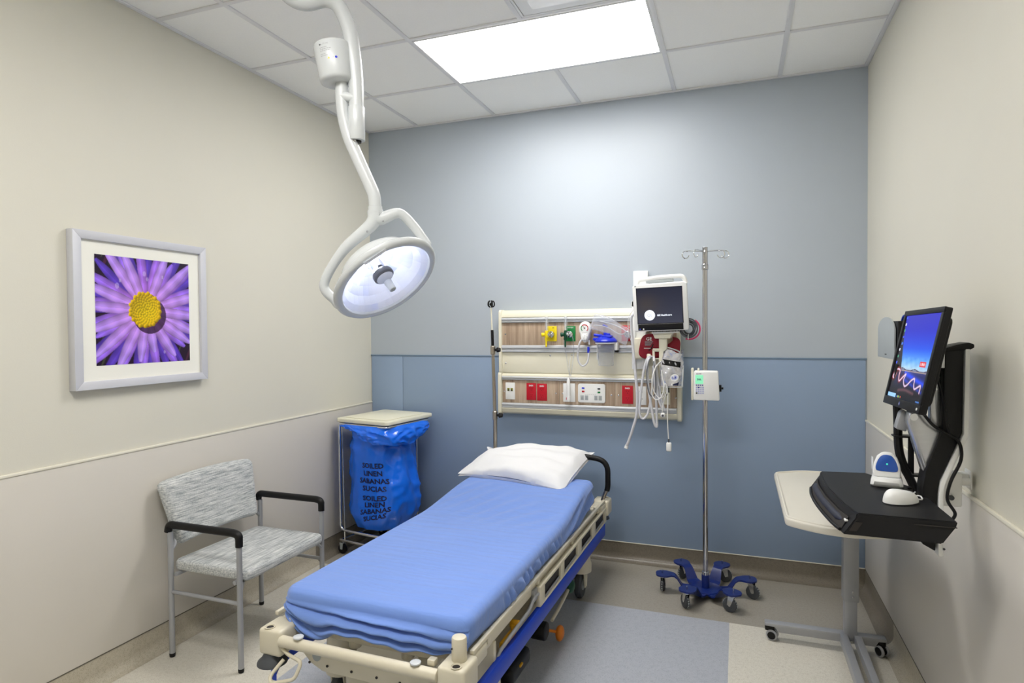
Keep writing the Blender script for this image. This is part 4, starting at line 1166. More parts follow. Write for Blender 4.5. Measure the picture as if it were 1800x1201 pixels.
o = build('suction_tubing', MB().tube(spline([(1.262, -.168, 1.462), (1.245, -.175, 1.43), (1.232, -.165, 1.36), (1.238, -.155, 1.31), (1.262, -.150, 1.288), (1.290, -.148, 1.31), (1.300, -.146, 1.36), (1.298, -.144, 1.40)], 7), .0058, 10), M['hose'])
tag(o, 'pale suction hose hanging in a loop below the round gauge', 'hose')
o = build('hose_connector', MB().cyl((1.298, -.144, 1.372), (1.298, -.144, 1.412), .0085, n=6, bev=.002), M['bluecl'])
tag(o, 'small blue hose connector below the suction regulator', 'connector')

t = thing('suction_canister', 'clear graduated suction canister with a royal blue lid on the rail', 'canister', (1.412, -.15, 1.29))
cx, cy = 1.412, -.148
build('jar', MB().lathe([(.0001, 1.291), (.046, 1.291), (.049, 1.296), (.056, 1.425), (.058, 1.428), (.058, 1.434)], (cx, cy, 0), (0, 0, 1), 40, cap=False), M['clear'], t)
mk = MB()
for k in range(9):
    z = 1.312+.0115*k; r_ = .0505+.0062*((z-1.296)/.13)
    for q in range(8):
        A0, A1 = -PI/2-.55+q*.09, -PI/2-.55+(q+1)*.09*(1 if k % 3 else 1)
        if q < (4 if k % 2 else 8): mk._add([(cx+r_*math.cos(A_), cy+r_*math.sin(A_), z+dz) for A_, dz in ((A0, 0), (A1, 0), (A1, .0012), (A0, .0012))], [(0, 1, 2, 3)])
build('graduations', mk, M['greyp'], t, recalc=False)
build('ring_holder', MB().tube([(cx+.063*math.cos(2*PI*k/36), cy+.063*math.sin(2*PI*k/36), 1.436) for k in range(36)], .005, 8, closed=True).box((cx+.055, cy-.01, 1.39), (cx+.075, -.0895, 1.44), .004).box((cx-.064, cy+.02, 1.33), (cx-.058, cy+.05, 1.436), .002), M['whitep'], t)
ld_ = MB().lathe([(.056, 1.440), (.070, 1.442), (.072, 1.450), (.066, 1.460), (.045, 1.475), (.03, 1.480), (.0001, 1.481)], (cx, cy, 0), (0, 0, 1), 40)
ld_.box((cx-.078, cy-.03, 1.452), (cx-.02, cy+.0, 1.470), .006).cyl((cx-.075, cy-.01, 1.488), (cx-.02, cy-.01, 1.482), .009, n=14, bev=.002)
ld_.cyl((cx+.02, cy-.02, 1.474), (cx+.02, cy-.02, 1.498), .012, n=16, bev=.002).cyl((cx-.005, cy+.02, 1.474), (cx-.005, cy+.02, 1.502), .014, n=16, bev=.002).box((cx-.02, cy-.045, 1.470), (cx+.045, cy+.01, 1.486), .006)
build('canister_lid', ld_, M['bluecl'], t)
build('rail_clip', MB().box((cx+.050, -.105, 1.375), (cx+.072, -.0895, 1.40), .003), M['black'], t)

def pack():
    mb = MB()
    o_, ex, ey = V((1.318, -.125, 1.575)), V((.93, -.10, -.36)).normalized(), V((.36, -.05, .93)).normalized(); n_ = ex.cross(ey)
    def f(s_):
        def g(u, v):
            x, y = u*.265, (v-.5)*.105
            pr = max(0, (1-abs(2*u-1)**6)*(1-abs(2*v-1)**2.5))**.5
            return o_+ex*x+ey*(y+.012*math.sin(u*5))+n_*(s_*.012*pr+.0035*math.sin(9*u+5*v*s_)*pr+.0015*math.sin(8*v+11*u))
        return g
    mb.grid(f(1), 40, 24); mb.grid(f(-1), 40, 24)
    bmesh.ops.remove_doubles(mb.bm, verts=mb.bm.verts[:], dist=.0006)
    t_ = thing('sterile_pack', 'clear film pack of suction tubing lying tilted behind the blue canister lid', 'medical pack', o_+V((.1, 0, -.09)))
    build('film_bag', mb, M['film'], t_)
    build('packed_tubing', MB().tube(spline([o_+ex*.02+ey*(-.02), o_+ex*.10+ey*.0, o_+ex*.20+ey*(-.012), o_+ex*.23+ey*.02, o_+ex*.14+ey*.03, o_+ex*.05+ey*.02], 7), .0035, 8), M['hose'], t_)
    build('packed_tip', MB().cyl(o_+ex*.075+ey*.004-n_*.004, o_+ex*.108+ey*.002-n_*.004, .0058, n=10, bev=.001), M['bluecl'], t_)
pack()

# ---- nurse call pendant
t = thing('call_pendant', 'white nurse call pendant with a red button hanging on the panel cord', 'call button', (1.158, -.095, 1.05))
build('cord', MB().tube(spline([(1.165, -.0915, 1.347), (1.160, -.096, 1.30), (1.156, -.098, 1.22), (1.155, -.104, 1.185)], 6), .0022, 8), M['cablew'], t)
build('handset', MB().lathe([(.0035, 1.205), (.008, 1.196), (.0115, 1.185), (.013, 1.14), (.013, 1.105), (.0115, 1.098), (.014, 1.075), (.0155, 1.06), (.012, 1.050), (.0001, 1.048)], (1.155, -.112, 0), (0, 0, 1), 20, sy=1.), M['whitep'], t)
build('push_button', MB().ball((1.1435, -.118, 1.068), .007, n=12, sc=(.5, .9, 1.6)), M['red'], t)

# ------------------------------------------------------------------ patient monitor on its wall channel
t = thing('monitor_mount', 'white wall channel and cream cable hook holding up the patient monitor', 'bracket', (1.615, -.002, 1.25))
ch = MB()
ch.box((1.570, -.034, 1.665), (1.662, -.001, 1.897), .002); ch.box((1.570, -.118, 1.665), (1.588, -.034, 1.70), .002); ch.box((1.644, -.118, 1.665), (1.662, -.034, 1.70), .002)
ch.box((1.572, -.118, 1.27), (1.596, -.092, 1.70), .002); ch.box((1.636, -.118, 1.27), (1.660, -.092, 1.70), .002); ch.box((1.596, -.104, 1.27), (1.636, -.092, 1.70), .001)
build('wall_channel', ch, M['whitep'], t)
ar = MB()
ar.box((1.592, -.16, 1.335), (1.668, -.10, 1.47), .012, seg=3)
ar.box((1.60, -.155, 1.38), (1.80, -.125, 1.43), .012); 
ar.cyl((1.775, -.19, 1.33), (1.775, -.19, 1.475), .027, .024, 24, .004)
ar.box((1.755, -.19, 1.385), (1.795, -.13, 1.43), .006)
ar.prism([(-.045, .0), (.045, 0), (.06, .035), (-.06, .035)], (1.775, -.16, 1.465), (1, 0, 0), (0, 0, 1), .08, .004)
build('monitor_arm', ar, M['cream'], t)
hk = MB()
hk.box((1.752, -.225, 1.24), (1.80, -.20, 1.47), .006); 
hk.box((1.715, -.225, 1.385), (1.76, -.205, 1.405), .004); hk.box((1.713, -.225, 1.32), (1.727, -.205, 1.40), .004); hk.box((1.680, -.235, 1.345), (1.705, -.215, 1.372), .006); hk.box((1.69, -.225, 1.335), (1.727, -.205, 1.350), .004)
hk.box((1.69, -.222, 1.337), (1.76, -.15, 1.345), .003)
build('cable_hook', hk, M['cream'], t)
wb = MB()
for z in (1.178,):
    wb.tube(fillet([(1.755, -.20, z), (1.755, -.30, z), (1.895, -.30, z), (1.895, -.20, z)], .015, 4, closed=True), .0018, 6, closed=True)
for x in (1.80, 1.84): wb.tube([(x, -.30, 1.178), (x, -.20, 1.178)], .0018, 6)
wb.tube(spline([(1.893, -.27, 1.18), (1.897, -.275, 1.26), (1.893, -.25, 1.34), (1.87, -.21, 1.385), (1.80, -.20, 1.41)], 6), .0045, 8)
wb.tube([(1.757, -.20, 1.178), (1.757, -.20, 1.34), (1.77, -.205, 1.345)], .0022, 6)
build('wire_basket', wb, M['white'], t)

def monitor():
    c = V((1.770, -.30, 1.652))
    Rm_ = Matrix.Translation(c) @ Matrix.Rotation(math.radians(-1.6), 4, 'Y') @ Matrix.Rotation(math.radians(9), 4, 'X')
    t = thing('patient_monitor', 'white patient monitor with a dark screen and a lit round emblem, on the wall arm', 'monitor', (1.77, -.24, 1.50))
    W, H = .318, .292
    def P(nm, mb, m, par=t, **k): mb.xf(Rm_); return build(nm, mb, m, par, **k)
    b = MB()
    b.prism([(-W/2+.006, -H/2+.004), (W/2-.006, -H/2+.004), (W/2, -H/2+.012), (W/2-.002, H/2-.012), (W/2-.02, H/2), (-W/2+.02, H/2-.006), (-W/2, H/2-.014), (-W/2, -H/2+.01)], (0, .03, 0), (1, 0, 0), (0, 0, 1), .030, .005, seg=3)
    b.prism(rrect(W-.03, H-.02, .015, 4), (0, .105, 0), (1, 0, 0), (0, 0, 1), .078, .006)
    P('monitor_case', b, M['whitep'])
    # carrying handle arched over the top
    P('carry_handle', MB().tube(fillet([(-W/2+.02, .035, H/2-.012), (-W/2+.03, .035, H/2+.018), (0, .035, H/2+.030), (W/2-.022, .035, H/2+.030), (W/2-.008, .035, H/2-.015)], .022, 6), .0085, 12, flat=1.5).box((-.08, .028, H/2-.002), (.08, .05, H/2+.016), .004, m=M['greyp']), M['whitep'])
    # screen picture
    nx, ny = 70, 60
    u, v = np.meshgrid(np.linspace(0, 1, nx), np.linspace(0, 1, ny))
    img = np.zeros((ny, nx, 3)); img[:] = (46, 48, 62)
    img += (v[..., None]-.4)*np.array((22, 22, 20))
    img += np.exp(-(((u-.2)/.3)**2+((v-.45)/.3)**2))[..., None]*np.array((14, 8, -4))
    SW, SH, sx, sz = .262, .212, -.004, .012
    p0 = Rm_ @ V((sx-SW/2, -.0008, sz+SH/2)); e1 = Rm_.to_3x3() @ V((1, 0, 0)); e2 = Rm_.to_3x3() @ V((0, 0, 1))
    picture_mesh('screen', np.clip(img, 0, 255), p0, e1, e2, SW, SH, M['mscreen'], t)
    P('screen_bezel', MB().box((sx-SW/2-.004, -.0005, sz-SH/2-.004), (sx+SW/2+.004, .004, sz+SH/2+.003), .001).box((sx-SW/2-.001, -.003, -H/2+.010), (sx+SW/2+.001, .004, sz-SH/2-.005), .001), M['black'])
    lg = MB()
    ccx, ccz, rr_ = -.064, -.045, .031
    lg.lathe([(.0001, 0), (rr_, 0)], (ccx, -.0015, ccz), (0, -1, 0), 40, cap=False)
    lg.text('GE', (ccx, -.002, ccz), (1, 0, 0), (0, 0, 1), .026, M['grey2'])
    lg.tube([(ccx+.027*math.cos(2*PI*k/30), -.0018, ccz+.027*math.sin(2*PI*k/30)) for k in range(30)], .0007, 5, closed=True, m=M['grey2'])
    lg.text('GE Healthcare', (ccx+.086, -.0015, ccz-.002), (1, 0, 0), (0, 0, 1), .0145, bold=.02)
    P('lit_emblem', lg, M['logo'], recalc=False)
    k_ = MB().ball((sx-SW/2+.010, -.004, -H/2+.018), .0042, n=10, m=M['bluecl']); k_.ball((sx-SW/2+.031, -.004, -H/2+.018), .0048, n=10, m=M['whitep'])
    P('power_button', k_, None)
    P('badge', MB().cyl((-W/2+.018, .0, H/2-.013), (-W/2+.018, -.0015, H/2-.013), .005, n=18), M['greyp'])
    vt = MB()
    for k in range(22): vt.box((-.075+.0085*k, .004, -H/2-.004), (-.070+.0085*k, .03, -H/2+.002), .0005)
    P('vent_row', vt, M['slot'])
    P('connector_block', MB().box((-.06, .012, -H/2-.014), (.10, .09, -H/2+.006), .005), M['whitep'])
monitor()

# ---- things hanging at the monitor
def cuff():
    t = thing('blood_pressure_cuff', 'maroon blood pressure cuff bundled behind the cream cable hook', 'cuff', (1.70, -.17, 1.33))
    mb = MB()
    def f(u, v):
        A = 2*PI*u; q = v
        cx_ = 1.690+.02*math.sin(q*3); w_ = (.062+.022*math.sin(q*PI*1.1+.2))*(max(.0, 1-abs(2*q-1)**5))**.5
        return V((cx_+w_*math.cos(A), -.172+.024*math.sin(A)*(max(0, 1-abs(2*q-1)**6))**.5+.004*math.sin(3*A+9*q), 1.335+.160*q))
    mb.grid(f, 40, 30, cu=True)
    def f2(u, v):
        A = 2*PI*u; w_ = .050*(max(0, 1-abs(2*v-1)**4))**.5
        return V((1.815+w_*math.cos(A)+.012*v, -.150+.02*math.sin(A)*(max(0, 1-abs(2*v-1)**6))**.5, 1.315+.14*v+.02*math.cos(A)))
    mb.grid(f2, 36, 26, cu=True)
    bmesh.ops.remove_doubles(mb.bm, verts=mb.bm.verts[:], dist=.0005)
    build('cuff_body', mb, M['maroon'], t)
    w_ = MB()
    w_.text('GE', (1.690, -.2005, 1.462), (1, 0, 0), (0, 0, 1), .028, M['whitep'], bold=.015)
    for k in range(5): w_.box((1.665, -.202, 1.446-.006*k), (1.665+.05-.004*k, -.2005, 1.4485-.006*k), m=M['grey2'])
    w_.box((1.66, -.2025, 1.404), (1.70, -.2005, 1.407), m=M['whitep'])
    build('cuff_print', w_, None, t, recalc=False)
cuff()
def foil():
    mb = MB(); c = V((1.828, -.252, 1.181))
    def f(u, v):
        A = 2*PI*u; sup = (abs(math.cos(A))**3+abs(math.sin(A))**3)**(-1/3)
        w_ = .060+.006*math.sin(v*4); d = .036+.004*v
        cr_ = .0028*math.sin(3*A+5*v)+.0022*math.sin(5*A-8*v+1)+.0015*math.sin(13*A+3*v*v*9)
        return c+V(((w_+cr_)*math.cos(A)*sup+.022*v-.008, (d+cr_)*math.sin(A)*sup, .002+.205*v+(.012*math.sin(3*A+1) if v > .95 else 0)))
    mb.grid(f, 48, 40, cu=True)
    mb.grid(lambda u, v: f(u, 0).lerp(c+V((-.008, 0, .002)), v), 48, 5, cu=True)
    def lip(u, v):
        p = f(u, 1-.25*v); q = c+V((.014, 0, p.z-c.z)); return p.lerp(q, .12+.10*math.sin(v*PI))
    mb.grid(lip, 48, 8, cu=True)
    t = thing('foil_pouch', 'silver foil pouch standing open in the wire basket under the monitor', 'pouch', c)
    bmesh.ops.remove_doubles(mb.bm, verts=mb.bm.verts[:], dist=.0005)
    build('pouch', mb, M['foil'], t, angle=30)
    w_ = MB()
    def on(x, z):
        v = z; A = -PI/2+x/.05
        return f((A/(2*PI)) % 1, v)+V((0, -.0016, 0))
    for i in range(10):
        a0, a1 = -.045+.0085*i, -.045+.0085*(i+1)
        w_._add([on(a0, .58-.05*(a0/.05)), on(a1, .58-.05*(a1/.05)), on(a1, .74-.05*(a1/.05)), on(a0, .74-.05*(a0/.05))], [(0, 1, 2, 3)], M['black'])
    w_.text('Stat ECG Leads', V(), (1, 0, 0), (0, 0, 1), .011, M['grey2'], warp=lambda x, y: on(x, .68+y/.178-.05*(x/.05))+V((0, -.0006, 0))) if False else None
    build('pouch_label', w_, None, t, recalc=False)
    w_ = MB()
    for r_, m in ((.018, 'whitep'), (.013, 'keyb'), (.008, 'keyd')):
        w_._add([on(.018+r_*math.cos(2*PI*k/20), .25+r_*math.sin(2*PI*k/20)/.178)+V((0, -.0008*(3-('whitep', 'keyb', 'keyd').index(m))*0-.0007*('whitep', 'keyb', 'keyd').index(m), 0)) for k in range(20)], [tuple(range(20))], M[m])
    build('round_print', w_, None, t, recalc=False)
    w2 = MB()
    for i in range(5):
        a0, a1 = .015+.006*i, .015+.006*(i+1)
        w2._add([on(a0, .02), on(a1, .02), on(a1, .06+.012*(i+1)), on(a0, .06+.012*i)], [(0, 1, 2, 3)])
    build('corner_print', w2, M['ink'], t, recalc=False)
foil()
def cable(name, pts, r, m, label, cat='cable', group=None, n=7, ends=None):
    if ends is None:
        o = build(name, MB().tube(spline(pts, n), r, 8), m); return tag(o, label, cat, group)
    t = thing(name, label, cat, pts[0], 0, group)
    build('cable_run', MB().tube(spline(pts, n), r, 8), m, t)
    for nm, mb, mm in ends: build(nm, mb, mm, t)
    return t
cable('pressure_hose', [(1.615, -.245, 1.62), (1.592, -.25, 1.60), (1.588, -.24, 1.54), (1.592, -.235, 1.47), (1.600, -.235, 1.38), (1.612, -.235, 1.25), (1.622, -.235, 1.12), (1.618, -.232, 1.0), (1.590, -.225, .90), (1.566, -.215, .83), (1.552, -.21, .797)], .0085, M['hose'], 'pale grey pressure hose hanging from the monitor to below the panel', 'hose',
      ends=[('hose_end', MB().lathe([(.0125, 0), (.012, .012), (.009, .025)], (1.548, -.208, .781), (.28, .06, 1), 16), M['whitep'])])
cable('lead_cable', [(1.715, -.232, 1.352), (1.690, -.245, 1.35), (1.665, -.25, 1.27), (1.645, -.25, 1.12), (1.638, -.245, 1.01), (1.660, -.24, .975), (1.690, -.24, 1.02), (1.712, -.238, 1.15), (1.722, -.235, 1.30)], .0075, M['hose'], 'grey white lead looped widest to the left under the cable hook')
cable('lead_cable', [(1.706, -.226, 1.356), (1.690, -.262, 1.32), (1.690, -.262, 1.20), (1.712, -.262, 1.05), (1.728, -.262, .955), (1.742, -.258, .935), (1.742, -.255, .99), (1.736, -.25, 1.15), (1.722, -.245, 1.30)], .0078, M['hose'], 'grey white lead looped lowest under the cable hook')
cable('lead_cable', [(1.720, -.215, 1.354), (1.730, -.272, 1.33), (1.742, -.272, 1.20), (1.762, -.272, 1.08), (1.790, -.268, 1.035), (1.780, -.266, 1.06), (1.758, -.262, 1.17), (1.738, -.255, 1.30)], .0075, M['hose'], 'grey white lead looped shortest under the cable hook, ending by the cream data plate')
cable('sensor_cable', [(1.722, -.213, 1.358), (1.700, -.278, 1.33), (1.685, -.280, 1.24), (1.700, -.282, 1.14), (1.725, -.283, 1.12), (1.74, -.284, 1.16), (1.737, -.283, 1.26), (1.728, -.28, 1.33)], .0035, M['cableg'], 'thin dark grey cable coiled among the hanging leads')
cable('electrode_lead', [(1.772, -.228, 1.33), (1.745, -.31, 1.30), (1.722, -.315, 1.22), (1.735, -.318, 1.15), (1.765, -.318, 1.115), (1.792, -.316, 1.13), (1.788, -.316, 1.20), (1.778, -.316, 1.28), (1.786, -.318, 1.22), (1.806, -.318, 1.16), (1.795, -.317, 1.11), (1.783, -.314, 1.06), (1.781, -.31, 1.028)], .0034, M['cablew'], 'thin white electrode lead looped in front of the foil pouch, with a dark clip', n=9,
      ends=[('clip', MB().box((1.771, -.318, .998), (1.798, -.300, 1.026), .008, seg=3).cyl((1.784, -.3185, 1.01), (1.784, -.321, 1.01), .007, n=14, m=M['darkg']), M['whitep'])])
cable('pulse_sensor', [(1.765, -.228, 1.325), (1.735, -.325, 1.27), (1.722, -.328, 1.15), (1.745, -.328, 1.105), (1.78, -.327, 1.125), (1.80, -.327, 1.20), (1.815, -.326, 1.14), (1.812, -.322, 1.0), (1.816, -.318, .90), (1.818, -.315, .865)], .0034, M['cablew'], 'white pulse sensor dangling on a thin cable below the panel', 'sensor', n=9,
      ends=[('sensor_clip', MB().box((1.804, -.325, .798), (1.834, -.303, .852), .007, seg=3), M['whitep']), ('strain_relief', MB().cyl((1.818, -.315, .848), (1.818, -.315, .872), .0045, n=10), M['darkg'])])
def coil():
    t = thing('cable_coil', 'dark grey cables coiled with a pink tube at the right of the monitor', 'cable', (1.92, -.20, 1.45))
    cb = MB()
    for k in range(6):
        r_ = .055-.005*k; c = V((1.925+.004*math.sin(k*2), -.225+.006*k, 1.525+.004*math.cos(k*3)))
        cb.tube([c+V((r_*math.cos(2*PI*q/36)*.95, .006*math.sin(q+k), r_*math.sin(2*PI*q/36))) for q in range(36)], .0042, 7, closed=True)
    build('coiled_cable', cb, M['cableg'], t)
    build('pink_tube', MB().tube([V((1.928+.062*math.cos(A), -.19, 1.522+.062*math.sin(A))) for A in [math.radians(-110+8*q) for q in range(22)]], .005, 8), M['pink'], t)
    build('strap', MB().tube([(1.925+.0, -.235, 1.462), (1.925, -.24, 1.48), (1.925, -.21, 1.49), (1.925, -.20, 1.47)], .003, 6, closed=True), M['cablew'], t)
    build('hanger', MB().box((1.86, -.20, 1.555), (1.93, -.185, 1.57), .003).box((1.918, -.25, 1.555), (1.93, -.185, 1.570), .003), M['greyp'], t)
coil()
cable('power_cord', [(1.655, -.122, 1.44), (1.640, -.16, 1.40), (1.67, -.18, 1.385), (1.70, -.205, 1.40), (1.715, -.20, 1.43)], .003, M['black'], 'short black cord curving beside the maroon cuff')
cable('ground_wire', [(1.60, -.15, 1.66), (1.562, -.17, 1.60), (1.560, -.16, 1.50), (1.575, -.14, 1.44), (1.592, -.13, 1.42)], .0025, M['cablew'], 'thin white wire arching left of the monitor')

# ------------------------------------------------------------------ infusion stand and pump
def ivstand():
    c0 = V((2.028, -.385, 0))
    t = thing('infusion_stand', 'chrome infusion stand on a navy blue six-wheeled base beside the bed', 'iv stand', c0)
    x, y = c0.x, c0.y
    build('pole', MB().cyl((x, y, .055), (x, y, 1.90), .0145, n=24), M['polech'], t)
    build('pole_stage', MB().lathe([(.0150, 1.855), (.0185, 1.858), (.0185, 1.885), (.015, 1.89)], (x, y, 0), (0, 0, 1), 22).cyl((x, y, 1.885), (x, y, 1.985), .0155, n=22, bev=.002), M['polech'], t)
    for A, L in ((183, .115), (222, .10), (-20, .09), (-6, .115)):
        A = math.radians(A+20); d = V((math.cos(A), math.sin(A), 0)); q = V((x, y, 1.960)); pt = [q+d*.010, q+d*(L-.02)+V((0, 0, .004))]
        e = q+d*L
        ring = [e+d*(.020*math.cos(B)-.004)+V((0, 0, -.018+.021*math.sin(B))) for B in [math.radians(120-17*k) for k in range(18)]]
        build('hook', MB().tube(spline(pt+[ring[0]], 4)[:-1]+ring, .0030, 8), M['chrome'], t)
    # base: star of six cranked arms
    b = MB()
    NA = 6; a0 = 9.
    b.prism([(x+.088*math.cos(2*PI*k/24), y+.088*math.sin(2*PI*k/24)) for k in range(24)], (0, 0, .034), (1, 0, 0), (0, 1, 0), .010, .002)
    for k in range(NA):
        A = math.radians(a0+60*k); d = V((math.cos(A), math.sin(A), 0)); s_ = V((-math.sin(A), math.cos(A), 0))
        rows = [(.05, .043, .040), (.105, .040, .040), (.125, .036, .045), (.160, .028, .098), (.175, .027, .108), (.19, .030, .110), (.215, .044, .110), (.245, .046, .110), (.268, .034, .110), (.276, .018, .110)]
        vs = []; F = []
        for r_, w_, z in rows:
            for q, dz in ((-1, 0), (1, 0), (1, -.009), (-1, -.009)): vs.append(c0+d*r_+s_*w_*q+V((0, 0, z+dz)))
        for i in range(len(rows)-1):
            for j in range(4): F.append((i*4+j, i*4+(j+1) % 4, (i+1)*4+(j+1) % 4, (i+1)*4+j))
        F += [(0, 1, 2, 3), tuple((len(rows)-1)*4+j for j in range(4))]
        b._add(vs, F)
    b.lathe([(.0165, .044), (.022, .046), (.022, .118), (.0165, .119)], c0, (0, 0, 1), 26)
    build('star_base', b, M['ivblue'], t)
    build('pole_collar', MB().lathe([(.0150, .118), (.0195, .119), (.0195, .136), (.0150, .138)], c0, (0, 0, 1), 24), M['steel'], t)
    for k in range(NA):
        A = math.radians(a0+60*k); d = V((math.cos(A), math.sin(A), 0)); p = c0+d*.240
        c = MB().cyl(p+V((0, 0, .085)), p+V((0, 0, .128)), .0045, n=10)
        sw = math.radians(-25+37*k); sd = V((math.cos(sw), math.sin(sw), 0)); sx_ = V((-sd.y, sd.x, 0))
        wc = p+sd*.018+V((0, 0, .0385))
        c.cyl(p+V((0, 0, .086)), p+V((0, 0, .101)), .014, n=14)
        for q in (-1, 1): c.prism([(-.026, .05), (.008, .05), (.013, .0), (-.005, -.003)], wc+sx_*(.0125*q-.001), -sd if False else sd, V((0, 0, 1)), .002)
        cs = build('caster', c, M['steel'], t)
        wh = MB()
        vs = []; 
        prof = [(.010, -.009), (.030, -.011), (.037, -.008), (.038, 0), (.037, .008), (.030, .011), (.010, .009)]
        wh.lathe(prof, wc, sx_, 36); wh.cyl(wc-sx_*.0125, wc+sx_*.0125, .006, n=12, m=M['steel'])
        for q in range(18):
            B = 2*PI*q/18; wh.ball(wc+sd*.0375*math.cos(B)+V((0, 0, .0375*math.sin(B)*.97)), .0042, m=M['greyp'], n=6)
        build('wheel', wh, M['darkg'], cs)
    return c0
IVC = ivstand()
def pump():
    c = V((2.040, -.452, 1.206))
    R_ = Matrix.Translation(c) @ Matrix.Rotation(math.radians(3), 4, 'X') @ Matrix.Rotation(math.radians(0), 4, 'Z')
    t = thing('infusion_pump', 'white infusion pump with a green display clamped to the chrome stand', 'pump', (2.04, -.42, 1.13))
    def P(nm, mb, m, par=t, **k): mb.xf(R_); return build(nm, mb, m, par, **k)
    W, H = .138, .160
    b = MB()
    b.prism([(-.066, -.080), (.064, -.080), (.067, -.074), (.060, .076), (.056, .081), (-.066, .081), (-.070, .077), (-.070, -.076)], (0, .038, 0), (1, 0, 0), (0, 0, 1), .062, .004, seg=3)
    P('pump_case', b, M['whitep'])
    P('side_door', MB().box((-.083, -.018, -.082), (-.071, .03, .096), .003).box((-.050, .0, .080), (-.040, .02, .096), .003), M['cream'])
    P('display', MB().box((-.060, -.0255, .012), (-.018, -.0235, .062), .001), M['lcd'])
    w_ = MB()
    w_.text('500.', (-.039, -.0262, .037), (1, 0, 0), (0, 0, 1), .014, M['ink'], bold=.03)
    w_.text('BAXTER', (-.041, -.0246, .068), (1, 0, 0), (0, 0, 1), .0075, M['ink'], bold=.02)
    P('lettering', w_, None, recalc=False)
    kp = MB()
    for k in range(4): kp.box((-.0575+.0108*k, -.0262, .002), (-.0505+.0108*k, -.0235, .0075), .0008, m=M['keyd'])
    for r_ in range(4):
        for k in range(4):
            m = M['slot'] if (r_ == 3 and k == 0) else (M['keyd'] if (r_ == 0 and k == 1) else M['keyb'])
            kp.box((-.0575+.0113*k, -.0258, -.0115-.0105*r_), (-.0490+.0113*k, -.0235, -.0045-.0105*r_), .0008, m=m)
    P('keypad', kp, None)
    P('pole_clamp', MB().box((-.03, .036, -.05), (.03, .050, .05), .004).box((.012, .046, -.02), (.062, .066, .02), .004).box((-.026, .046, -.02), (-.016, .105, .02), .003), M['darkg'])
    P('clamp_knob', MB().cyl((.062, .058, -.022), (.076, .058, -.022), .020, n=8, bev=.003).cyl((.076, .058, -.022), (.086, .058, -.022), .006, n=10), M['black'])
pump()

